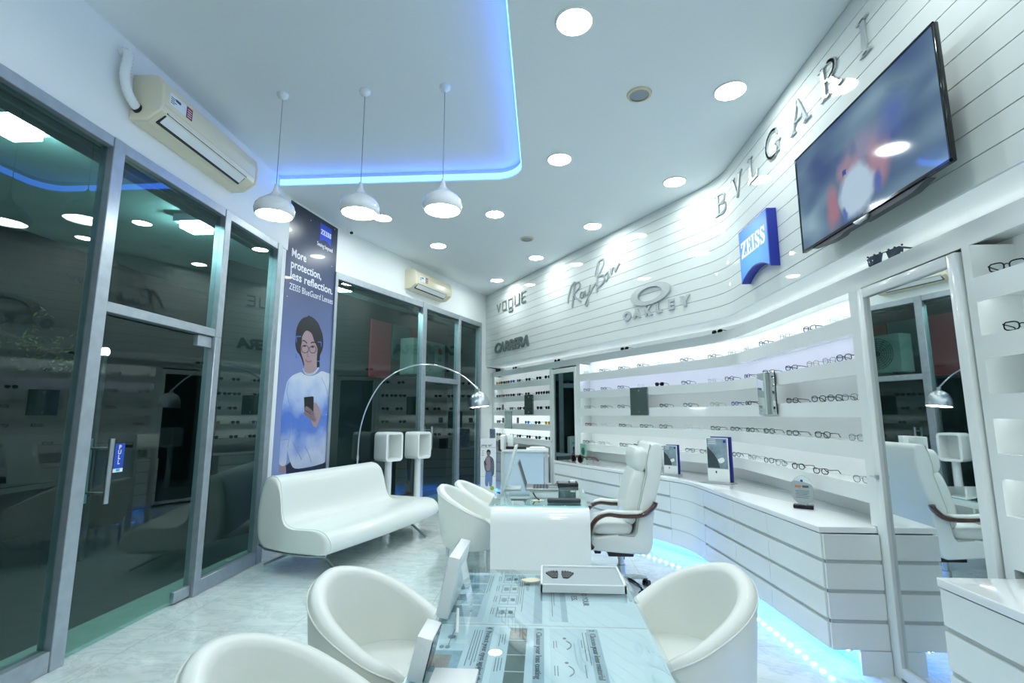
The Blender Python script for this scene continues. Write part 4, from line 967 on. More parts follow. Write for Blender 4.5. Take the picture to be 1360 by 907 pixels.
# ------------------------------------------------------------------ wall lettering
def sign(Mx, mb_list, label, m_='silver', nm='letter'):
    o = Mx.translation; r = thing('wall_sign', label, 'sign', (o.x, o.y, o.z))
    for q in mb_list: part(r, nm, q, m_, True)
    return r
def arc(cx, cy, rx, ry, a0, a1, n=14): return [(cx+rx*math.cos(R(a0+(a1-a0)*i/n)), cy+ry*math.sin(R(a0+(a1-a0)*i/n))) for i in range(n+1)]
TK, TN = .15, .05
GLY = {'B': [([(.20, 0), (.20, 1)], TK), ([(.02, .98), (.5, .98)], TN), ([(.02, .02), (.5, .02)], TN), (arc(.40, .75, .26, .23, 90, -90), .10), (arc(.42, .26, .30, .24, 90, -90), .11), ([(.2, .52), (.45, .52)], TN)],
       'V': [([(.08, 1), (.42, .03)], TK), ([(.74, 1), (.42, .03)], TN), ([(-.06, .98), (.26, .98)], TN), ([(.60, .98), (.88, .98)], TN)],
       'L': [([(.20, 0), (.20, 1)], TK), ([(.02, .98), (.38, .98)], TN), ([(.02, .02), (.66, .02)], TN), ([(.64, .02), (.68, .26)], TN)],
       'G': [(arc(.46, .5, .40, .49, 52, 290, 22), .11), ([(.74, .05), (.74, .42)], TK*.9), ([(.56, .42), (.90, .42)], TN), ([(.70, .96), (.72, .70)], TN), (arc(.46, .5, .40, .49, 285, 322, 5), TN)],
       'A': [([(.08, 0), (.42, .98)], TN), ([(.40, .98), (.76, .0)], TK), ([(.18, .34), (.62, .34)], TN), ([(-.04, .02), (.22, .02)], TN), ([(.60, .02), (.92, .02)], TN)],
       'R': [([(.20, 0), (.20, 1)], TK), ([(.02, .98), (.5, .98)], TN), ([(.02, .02), (.38, .02)], TN), (arc(.42, .74, .26, .24, 90, -90), .10), ([(.2, .50), (.45, .50)], TN), ([(.42, .50), (.76, .02)], TK), ([(.70, .02), (.88, .02)], TN)],
       'I': [([(.20, 0), (.20, 1)], TK), ([(.02, .98), (.38, .98)], TN), ([(.02, .02), (.38, .02)], TN)]}
LS = .225
q = []
for c, y in zip('BVLGARI', (5.13, 4.72, 4.36, 3.955, 3.52, 3.13, 2.775)):
    wid = 1.3*max(p[0] for st_, w in GLY[c] for p in st_)
    p_, u_, n_ = PNL.at(y-YB if y < 4.9 else y-YB+.01); b = MB().at(frame((p_.x+u_.x*wid*LS/2, p_.y+u_.y*wid*LS/2, 3.60), (-u_.x, -u_.y, 0), (0, 0, 1), (-n_.x, -n_.y, 0)))
    for st_, w in GLY[c]: b.stroke([(p[0]*LS*1.3, p[1]*LS) for p in st_], w*LS*1.08, .002, .014)
    q.append(b)
Mx = frame((1.92, 4.0, 3.60), (0, -1, 0), (0, 0, 1), (-1, 0, 0))
sign(Mx, q, 'silver serif capital letters spread along the wall above the television')
def FW(t, z): p = farpt(4.33, t); return frame((p.x, p.y, z), (-TV.x, -TV.y, 0), (0, 0, 1), (-NF.x, -NF.y, 0))
# thin square lettering
def cell(pts_, x, w, h): return [(x+a*w, b_*h) for a, b_ in pts_]
X0 = FW(8.98, 3.56); hh = .15; V_ = []
for pts_, x, w in (([[(0, 1), (.45, 0), (.9, 1)]], 0, .17), ([[(0, 0), (1, 0), (1, 1), (0, 1), (0, 0)]], .26, .16), ([[(1, 0), (0, 0), (0, 1), (1, 1), (1, -.42), (.0, -.42)]], .52, .16), ([[(0, 1.15), (0, 0), (1, 0), (1, 1.15)]], .78, .17), ([[(1, 0), (0, 0), (0, 1.1), (1, 1.1)], [(0, .55), (.85, .55)]], 1.05, .15)):
    b = MB().at(X0)
    for p_ in pts_: b.stroke(cell(p_, x, w, hh*1.12), .024, .006, .02)
    V_.append(b)
sign(X0, V_, 'thin square silver lettering high in the far corner', 'silverd')
# heavy slanted lettering
X0 = FW(9.10, 2.735); b = MB().at(X0).text('CARRERA', .265, 0, 0, .002, .022, bold=.011, shear=.18, sx=1.42/(fitw('CARRERA', .011/.265, .18, .93)*.265), spacing=.93)
sign(X0, [b], 'heavy slanted dark grey lettering above the sunglasses shelf', 'carr', 'lettering')
# handwritten lettering
X0 = FW(6.42, 3.16); S_ = MB().at(X0)
for st_, w in (([(.02,.10),(.03,.22),(.10,.40),(.20,.48),(.24,.44)], .028), ([(.22,.46),(.17,.20),(.13,-.02)], .042), ([(.22,.46),(.33,.44),(.34,.34),(.19,.24),(.30,.10),(.38,.04)], .026), ([(.43,.22),(.37,.22),(.36,.13),(.42,.12),(.45,.22),(.47,.12)], .022), ([(.49,.24),(.51,.14),(.57,.16),(.62,.30),(.57,.10),(.54,-.06),(.48,-.04),(.60,.14),(.68,.22)], .022), ([(.66,.22),(.76,.30)], .022),
              ([(.78,.12),(.80,.40),(.84,.66)], .038), ([(.74,.44),(.82,.66),(.94,.70),(.96,.60),(.83,.42),(.94,.40),(.95,.28),(.80,.20)], .026), ([(1.04,.42),(.98,.38),(.99,.28),(1.04,.30),(1.06,.42),(1.08,.32)], .022), ([(1.10,.46),(1.12,.36),(1.16,.46),(1.20,.44),(1.21,.38),(1.30,.50)], .022)):
    sp = [(p.x, p.y) for p in spline([(a*.98, c_*.78, 0) for a, c_ in st_], 4)]
    S_.stroke(sp, w*.78, .004, .016)
sign(X0, [S_], 'slanting handwritten silver lettering on the panelled wall', 'silver', 'lettering')
# oval logo and capitals under it
X0 = FW(4.90, 2.99); ov = MB().at(X0); O1 = [(.325+.345*math.cos(2*PI*i/48), .0+.135*math.sin(2*PI*i/48)) for i in range(48)]; I1 = [(.325+.215*math.cos(2*PI*i/48), .0+.088*math.sin(2*PI*i/48)) for i in range(48)]
ov.loft([[(p[0], p[1], z) for p in P_] for P_, z in ((I1, .004), (O1, .004), (O1, .03), (I1, .03), (I1, .004))], caps=False)
r = sign(X0, [ov], 'silver oval ring logo with spaced capitals beneath it', 'silver', 'ring')
for i, c in enumerate('OAKLEY'):
    X1 = FW(5.12, 2.735)
    part(r, 'letter', MB().at(X1).text(c, .155, .03+i*.203, 0, .002, .02, bold=.010, sx=1.12), 'silver', True)
def tline(mb, txt, x, y, size, width, z0, z1, bold=0):
    mb.text(txt, size, x, y, z0, z1, bold=bold*size, sx=width/(fitw(txt, bold)*size)); return mb
# ------------------------------------------------------------------ banner on the pier
m = mat('banner_print', '#3a4566', .28, coat=.2); nt = m.node_tree; b = nt.nodes['Principled BSDF']; tc = nt.nodes.new('ShaderNodeTexCoord'); sp = nt.nodes.new('ShaderNodeSeparateXYZ'); mr = nt.nodes.new('ShaderNodeMapRange'); rp = nt.nodes.new('ShaderNodeValToRGB')
mr.inputs['From Min'].default_value = 0; mr.inputs['From Max'].default_value = 3.9
e = rp.color_ramp.elements; e[0].position = .1; e[0].color = lin('#8fa2d2'); e[1].position = .97; e[1].color = lin('#222b40')
k = e.new(.52); k.color = lin('#7180b4'); k = e.new(.74); k.color = lin('#3f4d74')
nt.links.new(tc.outputs['Object'], sp.inputs[0]); nt.links.new(sp.outputs['Z'], mr.inputs['Value']); nt.links.new(mr.outputs[0], rp.inputs[0]); nt.links.new(rp.outputs[0], b.inputs['Base Color']); M['banner'] = m
m = mat('printed_sweater', '#b9c4dc', .3, coat=.2); nt = m.node_tree; b = nt.nodes['Principled BSDF']; tc = nt.nodes.new('ShaderNodeTexCoord'); sp = nt.nodes.new('ShaderNodeSeparateXYZ'); nz = nt.nodes.new('ShaderNodeTexNoise'); nz.inputs['Scale'].default_value = 2.4; nz.inputs['Detail'].default_value = 3
ad = nt.nodes.new('ShaderNodeMath'); ad.operation = 'MULTIPLY_ADD'; ad.inputs[1].default_value = .9; rp = nt.nodes.new('ShaderNodeValToRGB'); mr = nt.nodes.new('ShaderNodeMapRange'); mr.inputs['From Min'].default_value = .9; mr.inputs['From Max'].default_value = 2.7
e = rp.color_ramp.elements; e[0].position = .0; e[0].color = lin('#aab6d6'); e[1].position = 1; e[1].color = lin('#b4bdd0')
for p_, c_ in ((.22, '#c3cce2'), (.40, '#5b7fd0'), (.52, '#5478cc'), (.64, '#a9bade'), (.75, '#c9d1e2')): k = e.new(p_); k.color = lin(c_)
nt.links.new(tc.outputs['Object'], nz.inputs['Vector']); nt.links.new(tc.outputs['Object'], sp.inputs[0]); nt.links.new(nz.outputs['Fac'], ad.inputs[0]); nt.links.new(sp.outputs['Z'], ad.inputs[2]); nt.links.new(ad.outputs[0], mr.inputs['Value']); nt.links.new(mr.outputs[0], rp.inputs[0]); nt.links.new(rp.outputs[0], b.inputs['Base Color']); M['sweater'] = m
for n_, c_ in (('p_hair', '#14151c'), ('p_skin', '#a3898e'), ('p_skind', '#806a72'), ('p_white', '#e6eaf4'), ('p_blue', '#2447c8'), ('p_navy', '#1b2340'), ('p_phone', '#15181f'), ('p_line', '#8793b6'), ('p_lip', '#96707a'), ('p_frame', '#2c2a4a'), ('p_bracket', '#4a72e0')): M[n_] = mat(n_, c_, .3, coat=.2)
B = MB().at(BMx); bw = .975
B.mat(0).box(.005, bw, .12, 4.005, .001, .006)
def lay(mi, pts_, k): B.mat(mi).prism(pts_, .0061, .0063+.00025*k)
def ell(cx, cy, rx, ry, n=24): return [(cx+rx*math.cos(2*PI*i/n), cy+ry*math.sin(2*PI*i/n)) for i in range(n)]
def sm(P, n=4): q = spline([(p[0], p[1], 0) for p in P]+[(P[0][0], P[0][1], 0)], n); return [(a.x, a.y) for a in q[:-1]]
BM_ = ['banner', 'p_hair', 'p_skin', 'sweater', 'p_white', 'p_blue', 'p_navy', 'p_phone', 'p_line', 'p_lip', 'p_frame', 'p_bracket', 'p_skind']
MAN = {'hair':[(0.461,2.703),(0.561,2.69),(0.659,2.644),(0.698,2.597),(0.757,2.52),(0.788,2.416),(0.776,2.317),(0.731,2.236),(0.732,2.151),(0.737,2.098),(0.685,2.082),(0.672,2.229),(0.676,2.315),(0.633,2.373),(0.596,2.41),(0.556,2.478),(0.504,2.506),(0.439,2.511),(0.395,2.473),(0.366,2.417),(0.367,2.356),(0.357,2.304),(0.363,2.234),(0.409,2.158),(0.44,2.08),(0.423,2.094),(0.386,2.156),(0.335,2.211),(0.295,2.236),(0.257,2.311),(0.256,2.401),(0.256,2.481),(0.292,2.578),(0.363,2.653),(0.439,2.683)],'face':[(0.439,2.516),(0.504,2.511),(0.559,2.48),(0.598,2.421),(0.641,2.376),(0.679,2.315),(0.681,2.219),(0.675,2.134),(0.593,2.082),(0.513,2.065),(0.456,2.08),(0.418,2.149),(0.369,2.225),(0.352,2.304),(0.362,2.366),(0.365,2.427),(0.392,2.478)],'neck':[(0.437,2.111),(0.679,2.145),(0.719,2.085),(0.632,2.02),(0.552,1.998),(0.479,2.008),(0.433,2.039)],'browl':[(0.376,2.38),(0.42,2.379),(0.466,2.358)],'browr':[(0.537,2.368),(0.565,2.386),(0.614,2.389)],'eyes':[(0.42,2.317),(0.574,2.325)],'gl':[(0.498,2.292),(0.495,2.273),(0.482,2.256),(0.461,2.243),(0.437,2.237),(0.411,2.237),(0.389,2.245),(0.374,2.258),(0.367,2.275),(0.37,2.293),(0.383,2.31),(0.403,2.323),(0.428,2.33),(0.453,2.33),(0.476,2.323),(0.492,2.309)],'gr':[(0.649,2.307),(0.646,2.289),(0.633,2.272),(0.612,2.259),(0.587,2.253),(0.562,2.253),(0.54,2.261),(0.524,2.274),(0.518,2.29),(0.521,2.308),(0.534,2.325),(0.554,2.337),(0.579,2.344),(0.604,2.344),(0.626,2.337),(0.642,2.324)],'bridge':[(0.491,2.306),(0.519,2.31)],'nose':[(0.502,2.292),(0.483,2.213),(0.52,2.196)],'mouth':[(0.454,2.155),(0.507,2.136),(0.573,2.153)],'collar':[(0.417,2.046),(0.459,1.999),(0.553,1.986),(0.646,2.016),(0.721,2.086)],'br':[[(0.269,2.343),(0.263,2.412),(0.345,2.424)],[(0.282,2.214),(0.283,2.165),(0.339,2.171)],[(0.673,2.403),(0.741,2.412),(0.746,2.356)],[(0.678,2.161),(0.737,2.167),(0.737,2.226)]],'body':[(0.387,2.003),(0.461,1.974),(0.586,1.97),(0.702,2.006),(0.788,2.047),(0.893,2.035),(0.978,2.013),(1.012,1.88),(0.994,1.709),(0.983,1.568),(0.996,1.206),(0.978,1.097),(0.976,0.92),(0.839,0.885),(0.626,0.873),(0.387,0.882),(0.304,0.954),(0.247,1.068),(0.23,1.142),(0.254,1.276),(0.269,1.411),(0.268,1.523),(0.2,1.647),(0.146,1.781),(0.156,1.869),(0.245,1.951)],'arm':[(0.162,1.882),(0.122,1.731),(0.099,1.559),(0.105,1.317),(0.108,1.197),(0.108,1.078),(0.12,0.953),(0.222,0.943),(0.233,1.118),(0.254,1.276),(0.27,1.399),(0.268,1.523),(0.2,1.647),(0.154,1.769)],'lhand':[(0.116,0.959),(0.122,0.864),(0.222,0.853),(0.224,0.943)],'pants':[(0.224,0.931),(0.303,0.966),(0.625,0.886),(0.982,0.933),(1.011,0.74),(0.243,0.827)],'phone':[(0.47,1.706),(0.631,1.723),(0.655,1.714),(0.666,1.525),(0.631,1.496),(0.499,1.522)],'palm':[(0.618,1.631),(0.648,1.647),(0.726,1.633),(0.8,1.553),(0.819,1.485),(0.78,1.404),(0.742,1.344),(0.675,1.363),(0.626,1.432),(0.664,1.485),(0.675,1.525),(0.654,1.585)],'f1':[(0.51,1.579),(0.588,1.548),(0.684,1.496)],'f2':[(0.491,1.527),(0.59,1.482),(0.719,1.418)],'seams':[[(0.186,1.883),(0.16,1.77),(0.21,1.635),(0.268,1.523)],[(0.784,1.964),(0.886,1.859),(0.943,1.749)],[(0.279,1.411),(0.256,1.263),(0.235,1.13)],[(0.115,1.221),(0.226,1.222)],[(0.319,1.186),(0.406,1.082),(0.495,0.974)],[(0.541,1.123),(0.634,1.014),(0.684,0.919)]],'shade':[(0.808,1.214),(0.973,1.152),(0.97,0.934),(0.839,0.885),(0.72,0.877),(0.762,1.004)]}
lay(6, MAN['pants'], 2); lay(3, sm(MAN['body'], 3), 4); lay(2, MAN['lhand'], 3); lay(3, sm(MAN['arm'], 3), 6)
lay(2, sm(MAN['neck'], 3), 5); lay(2, sm(MAN['face'], 3), 6); lay(1, sm(MAN['hair'], 2), 8)
def stk(mi, P, w, k): B.mat(mi).stroke([(p.x, p.y) for p in spline([(a, c_, 0) for a, c_ in P], 4)], w, .0061, .0063+.00025*k)
stk(4, MAN['collar'], .022, 9); stk(8, MAN['collar'], .006, 10)
for q_ in MAN['seams']: stk(8, q_, .007, 8)
for k_ in ('browl', 'browr'): stk(1, MAN[k_], .014, 9)
for q_ in MAN['eyes']: lay(1, ell(q_[0], q_[1]+.003, .030, .011, 12), 8)
for k_ in ('gl', 'gr'): B.mat(10).stroke(MAN[k_]+[MAN[k_][0]], .008, .0061, .0089)
stk(10, MAN['bridge'], .008, 10); stk(12, MAN['nose'], .010, 8); stk(9, MAN['mouth'], .020, 8); stk(12, [(p[0], p[1]-.004) for p in MAN['mouth']], .005, 9)
lay(7, MAN['phone'], 9); lay(2, sm(MAN['palm'], 3), 8); stk(2, MAN['f1'], .052, 11); stk(2, MAN['f2'], .050, 11.5); stk(12, [(p[0]+.01, p[1]-.027) for p in MAN['f1']], .006, 12)
for P_ in MAN['br']: B.mat(11).stroke(P_, .010, .0061, .0095)
B.mat(4)
tline(B, 'More', .085, 3.345, .14, .265, .0061, .0068, .016); tline(B, 'protection,', .085, 3.21, .14, .58, .0061, .0068, .016); tline(B, 'less reflection.', .085, 3.075, .14, .835, .0061, .0068, .016); tline(B, 'ZEISS BlueGuard Lenses', .085, 2.945, .11, .855, .0061, .0068, 0)
tline(B, 'Seeing beyond', .545, 3.635, .075, .33, .0061, .0068, .008)
lay(5, [(.595,3.945),(.835,3.945),(.835,3.70)]+[(.835-.24*i/8, 3.70+.045*math.sin(PI*i/8)) for i in range(1, 8)]+[(.595,3.70)], 1)
B.mat(4); slab(B, 'ZEISS', .612, 3.805, .066, .0066, .0072)
B.mat(4)
for u_, z_ in ((.40,3.90),(.90,3.97),(.88,3.45),(.06,2.85),(.93,1.5)): B.prism(ell(u_, z_, .006, .006, 8), .0061, .008)
o = solo('banner', B, BM_, 'tall navy banner of a person photographing with a phone, on the pier behind the sofa', 'banner')

# ------------------------------------------------------------------ things on the foreground table
M['sheet'] = mat('printed_sheet_blue', '#bfd4dc', .5); M['sheetw'] = mat('printed_sheet_white', '#cfe2e8', .5); M['band'] = mat('printed_band', '#93aebb', .5); M['bar'] = mat('printed_bar', '#5d7c88', .5); M['dkpic'] = mat('printed_dark_picture', '#2f5450', .5, noise=.5, nscale=25); M['skinpic'] = mat('printed_portrait', '#9a8d84', .5, noise=.6, nscale=18); M['txt'] = mat('printed_text', '#41565f', .5); M['hill'] = mat('printed_landscape', '#86aebf', .5, noise=.4, nscale=14)
TM = frame((0, 0, .7355), (0, -1, 0), (1, 0, 0), (0, 0, 1))          # local x towards the viewer, local y to the right
SM_ = ['sheetw', 'sheet', 'band', 'bar', 'txt', 'dkpic', 'skinpic', 'hill']
def rect(mb, mi, x0, x1, y0, y1, k):                                   # world x range, y range
    mb.mat(mi).prism([(-y1, x0), (-y0, x0), (-y0, x1), (-y1, x1)], .0004, .0006+.0003*k)
def words_(mb, txt, x, y, size, width, bold=.01): mb.mat(4); tline(mb, txt, -y, x, size, width, .001, .0022, bold)
def lines_(mb, x, y0, y1, n, dx=.009, w=.0028, sd=1):
    random.seed(sd)
    for i in range(n): rect(mb, 4, x-i*dx, x-i*dx+w, y0+random.uniform(0, .35)*(y1-y0), y1, 2)
S1 = MB().at(TM); rect(S1, 0, -.408, .368, 1.955, 2.545, 0)
rect(S1, 1, -.40, -.235, 1.97, 2.53, 1); rect(S1, 1, -.215, -.085, 1.97, 2.53, 1); rect(S1, 2, -.045, -.012, 1.97, 2.53, 1); rect(S1, 1, -.085, -.045, 1.97, 2.53, 1); rect(S1, 1, .015, .075, 1.99, 2.53, 1); rect(S1, 2, .062, .085, 1.99, 2.53, 1.5)
for i in range(4):
    y0 = 2.40-.128*i; rect(S1, 7, -.345, -.26, y0, y0+.112, 2); rect(S1, 3, -.372, -.335, y0+.04, y0+.108, 3)
    random.seed(i); 
    for j in range(7): rect(S1, 3, -.335, -.335+random.uniform(.02, .07), y0+.008+j*.013, y0+.013+j*.013, 3)
    lines_(S1, -.385, y0+.03, y0+.105, 2, sd=i)
    yb = 2.41-.13*i
    for q_ in ((-.19, -.187, 0, .10), (-.155, -.152, 0, .10), (-.12, -.117, 0, .10)): rect(S1, 3, q_[0], q_[1], yb+q_[2], yb+q_[3], 2)
    for q_ in (.0, .035, .065, .098): rect(S1, 3, -.19, -.117, yb+q_, yb+q_+.003, 2)
    S1.mat(4).prism(ell(-(yb+.05), -.135, .014, .010, 12), .001, .0018); S1.mat(3).prism(ell(-(yb+.045), -.17, .02, .012, 12), .001, .0018)
    lines_(S1, -.205, yb+.01, yb+.09, 2, sd=9+i)
lines_(S1, -.245, 2.2, 2.5, 2, sd=20); lines_(S1, -.095, 2.05, 2.5, 3, sd=21); lines_(S1, .035, 2.02, 2.4, 2, sd=22)
words_(S1, 'D YOUR', .155, 2.285, .034, .13); words_(S1, 'ES.', .110, 2.262, .034, .055)
solo('printed_chart', S1, SM_, 'pale blue printed chart under the table glass, far half with skyline pictures', 'chart', 'printed charts under the table glass')
S2 = MB().at(TM); rect(S2, 0, -.408, .368, .90, 1.945, 0)
rect(S2, 1, -.395, -.215, .92, 1.93, 1); rect(S2, 2, -.215, -.185, .92, 1.93, 1); rect(S2, 1, -.165, -.04, .92, 1.93, 1); rect(S2, 2, -.04, -.005, .92, 1.93, 1); rect(S2, 1, .015, .145, .92, 1.93, 1); rect(S2, 2, .145, .185, .92, 1.93, 1)
words_(S2, '4  Protect your eyes against the sun', -.208, 1.925, .026, .43); words_(S2, '1  Choose your lens coating', -.032, 1.925, .028, .34); words_(S2, '2  Choose your lens material', .155, 1.925, .028, .34)
rect(S2, 6, -.125, -.065, 1.83, 1.925, 2)
for i in range(6): rect(S2, 5, -.125, -.065, 1.725-.105*i, 1.825-.105*i, 2)
for i in range(5):
    y0 = 1.80-.17*i; S2.mat(3).stroke([(p[0]-y0, p[1]+.075) for p in arc(0, -.02, .035, .03, 30, 150, 8)], .004, .001, .002); S2.stroke([(p[0]-y0, p[1]+.085) for p in arc(0, -.03, .03, .03, 40, 140, 8)], .002, .001, .002)
    S2.mat(4).prism(ell(-(y0+.05), .065, .006, .006, 8), .001, .002); lines_(S2, .12, y0-.04, y0+.04, 1, sd=i); lines_(S2, .035, y0-.03, y0+.03, 2, sd=30+i)
    lines_(S2, -.14, y0-.02, y0+.07, 3, sd=40+i)
lines_(S2, .14, 1.65, 1.9, 2, .012, sd=51); lines_(S2, -.225, 1.62, 1.9, 4, sd=50); rect(S2, 7, -.375, -.27, 1.60, 1.74, 2); rect(S2, 6, -.355, -.30, 1.63, 1.71, 3)
S2.mat(3).stroke([(-1.90, -.325), (-1.78, -.325)], .003, .001, .002); S2.prism(ell(-1.84, -.325, .014, .014, 14), .001, .002); rect(S2, 0, -.38, -.27, 1.79, 1.82, 2)
for cx in (-.345, -.325): S2.mat(3).prism(ell(-1.765, cx, .011, .008, 12), .001, .002)
solo('printed_chart', S2, SM_, 'pale blue printed chart under the table glass, near half with lens headings', 'chart', 'printed charts under the table glass')
zt = .7505
tr = thing('tray', 'white shallow tray lined with grey paper on the glass table', 'tray', (.163, 2.39, zt))
f = MB(); x0, x1, y0, y1, w = -.02, .345, 2.25, 2.53, .011
f.box(x0+w, x1-w, y0+w, y1-w, zt+.001, zt+.012).box(x0, x1, y0, y0+w, zt, zt+.034, .002, 1).box(x0, x1, y1-w, y1, zt, zt+.034, .002, 1).box(x0, x0+w, y0, y1, zt, zt+.034, .002, 1).box(x1-w, x1, y0, y1, zt, zt+.034, .002, 1)
part(tr, 'frame', f, 'white', True); M['liner'] = mat('grey_liner', '#aab4b8', .7); part(tr, 'liner', MB().box(x0+w, x1-w, y0+w, y1-w, zt+.012, zt+.026), 'liner', True)
for s, lb_ in ((-1, 'black foot shaped pad in the white tray, left one'), (1, 'black foot shaped pad in the white tray, right one')):
    fp = MB().at(place(.068+s*.032, 2.41, zt+.0262, -s*.16)).prism(sm([(-.011, -.052), (.011, -.052), (.019, -.025), (.025, .012), (0, .024), (-.025, .012), (-.019, -.025)], 3), 0, .004)
    for i in range(5): fp.prism(ell(-.024+.012*i, .036-.0026*(i-(1 if s > 0 else 3))**2*.8, .0054, .013, 10), 0, .004)
    solo('foot_pad', fp, 'black', lb_, 'pad', 'black foot pads in the tray')
M['leafc'] = mat('cream_card', '#ded6bd', .6)
solo('card', MB().at(place(-.062, 2.405, zt, .05)).prism(sm([(-.05, 0), (-.025, .022), (.0, .030), (.025, .024), (.05, 0), (.025, -.022), (0, -.030), (-.025, -.024)], 3), 0, .003), 'leafc', 'cream leaf shaped card touching the white tray', 'card')
solo('leaflet_box', MB().box(-.325, -.195, 1.28, 1.565, zt, zt+.016, .003, 2), 'white', 'flat white box at the bottom edge of the table beside the upright pad', 'box')
tmr = thing('table_mirror', 'white framed table mirror leaning at the left edge of the glass table', 'mirror', (-.38, 2.07, zt))
X_ = place(-.402, 2.08, zt+.0062, 0, 0, R(11.5))
part(tmr, 'mirror_frame', MB().at(X_).box(0, .042, -.14, .14, .004, .222, .003, 2), 'white', True)
part(tmr, 'mirror_glass', MB().at(X_).box(-.005, 0, -.135, .135, .008, .218), 'mirror', True)
part(tmr, 'stand', MB().at(X_).poly([(.043, -.06, .17), (.043, .06, .17), (.11, .06, .0175), (.11, -.06, .0175)]).poly([(.045, -.06, .17), (.045, .06, .17), (.112, .06, .0180), (.112, -.06, .0180)]), 'acry', True)
tp = thing('stand', 'small upright white pad with round button at the table edge near the viewer', 'stand', (-.38, 1.63, zt))
X_ = place(-.398, 1.62, zt, 0, 0, R(14))
part(tp, 'body', MB().at(X_).box(0, .046, -.10, .03, .0, .122, .003, 2), 'white', True)
part(tp, 'button', MB().at(X_ @ frame((.022, .03, .09), (1, 0, 0), (0, 0, 1), (0, 1, 0))).at(X_ @ frame((.022, -.10, .095), (1, 0, 0), (0, 0, 1), (0, -1, 0))).lathe([(.012, 0), (.0125, .0012), (.0095, .0015), (.009, .0006), (0, .0006)], 20), 'white', True)
part(tp, 'screen', MB().at(X_).box(.0462, .049, -.096, .026, .006, .116), 'blackg', True)
st = MB().tube([(-.335, 2.02, zt+.01), (-.30, 1.80, zt+.012)], .006, 8); solo('pen', st, 'white', 'thin white stick lying beside the leaning table mirror', 'pen')

# ------------------------------------------------------------------ things on the desk
zd = .769
solo('riser_box', MB().box(-.13, .125, 4.56, 4.88, zd, zd+.062, .004, 2), 'white', 'white box under the open laptop on the desk', 'box')
lp = thing('laptop', 'open grey laptop on a white box on the desk', 'laptop', (-.03, 4.72, zd+.0625)); zl = zd+.0625
part(lp, 'base', MB().box(-.165, .125, 4.55, 4.88, zl, zl+.016, .003, 2), 'steel', True)
kb = MB()
for i in range(5):
    for j in range(12): kb.box(-.10+.028*i, -.10+.028*i+.024, 4.59+.0212*j, 4.59+.0212*j+.018, zl+.016, zl+.018)
part(lp, 'keyboard', kb, 'dkgrey', True)
part(lp, 'touchpad', MB().box(.055, .11, 4.66, 4.77, zl+.016, zl+.0165), 'grey', True)
X_ = place(-.160, 4.715, zl+.016, 0, 0, R(-17))
part(lp, 'lid', MB().at(X_).box(-.010, 0, -.165, .165, 0, .245, .003, 2), 'steel', True)
part(lp, 'screen', MB().at(X_).box(0, .001, -.155, .155, .012, .235), 'dkgrey', True)
wd = thing('display_stand', 'slim white slanted display standing on the desk behind the laptop', 'display', (-.33, 5.12, zd))
part(wd, 'foot', MB().box(-.40, -.23, 5.0, 5.24, zd, zd+.014, .004, 2), 'white', True)
part(wd, 'panel', MB().at(place(-.395, 5.12, zd+.014, 0, 0, R(15))).box(-.002, .020, -.17, .17, 0, .43, .004, 2), 'white', True)
solo('spectacle_case', MB().at(place(.165, 4.345, zd+.017)).box(-.14, .14, -.035, .035, -.017, .017, .012, 3), 'dkgrey', 'long black spectacle case lying on the front of the desk', 'case')
solo('coaster', MB().at(place(-.055, 4.43, zd, .2)).prism(ell(0, 0, .055, .035, 24), 0, .004), 'leafc', 'cream oval coaster on the desk in front of the laptop', 'coaster')
solo('pen', MB().tube([(-.045, 4.42, zd+.009), (-.075, 4.53, zd+.012), (-.10, 4.545, zd+.05)], .006, 8), 'black', 'black pen propped from the oval coaster against the white box', 'pen')
pt = thing('card_terminal', 'black card terminal at the back right of the desk', 'terminal', (.24, 5.36, zd))
part(pt, 'body', MB().box(.13, .35, 5.26, 5.46, zd, zd+.035, .008, 2), 'black', True); part(pt, 'slot', MB().box(.15, .25, 5.28, 5.44, zd+.035, zd+.038), 'grey', True); part(pt, 'receipt', MB().box(.27, .32, 5.30, 5.38, zd+.035, zd+.055, .003, 1), 'paper', True)

# ------------------------------------------------------------------ cart behind the desk
M['frost'] = mat('frosted_panel', '#c2d6e2', .4)
ct = thing('cart', 'white shop cart with frosted back panel behind the desk', 'cart', (-.2, 6.55, 0))
part(ct, 'top_board', MB().box(-.53, .06, 6.35, 6.75, 1.035, 1.065, .004, 2), 'lam2', True)
part(ct, 'panel', MB().box(-.50, .0, 6.38, 6.40, .30, 1.032), 'frost', True)
for (x, y) in ((-.515, 6.39), (.03, 6.39), (-.515, 6.71), (.03, 6.71)): part(ct, 'post', MB().box(x-.025, x+.025, y-.025, y+.025, 0, 1.034, .004, 1), 'grip', True)
part(ct, 'shelf', MB().box(-.50, .02, 6.40, 6.70, .28, .30), 'lam2', True)
part(ct, 'side_screen', MB().box(-.545, -.50, 6.36, 6.74, 1.066, 1.235, .004, 1), 'lam2', True)
solo('monitor_bar', MB().box(-.48, -.22, 6.40, 6.50, 1.066, 1.10, .006, 2), 'black', 'long black bar lying on top of the white cart', 'box')
solo('paper_stack', MB().box(-.18, .02, 6.40, 6.62, 1.066, 1.082).at(place(-.08, 6.52, 1.082, .12)).box(-.09, .09, -.10, .10, 0, .006), 'paper', 'stack of white papers on top of the white cart', 'papers')
solo('carton', MB().box(-.47, -.40, 6.56, 6.64, 1.066, 1.24, .003, 1), 'white', 'small upright white carton on top of the cart', 'box')

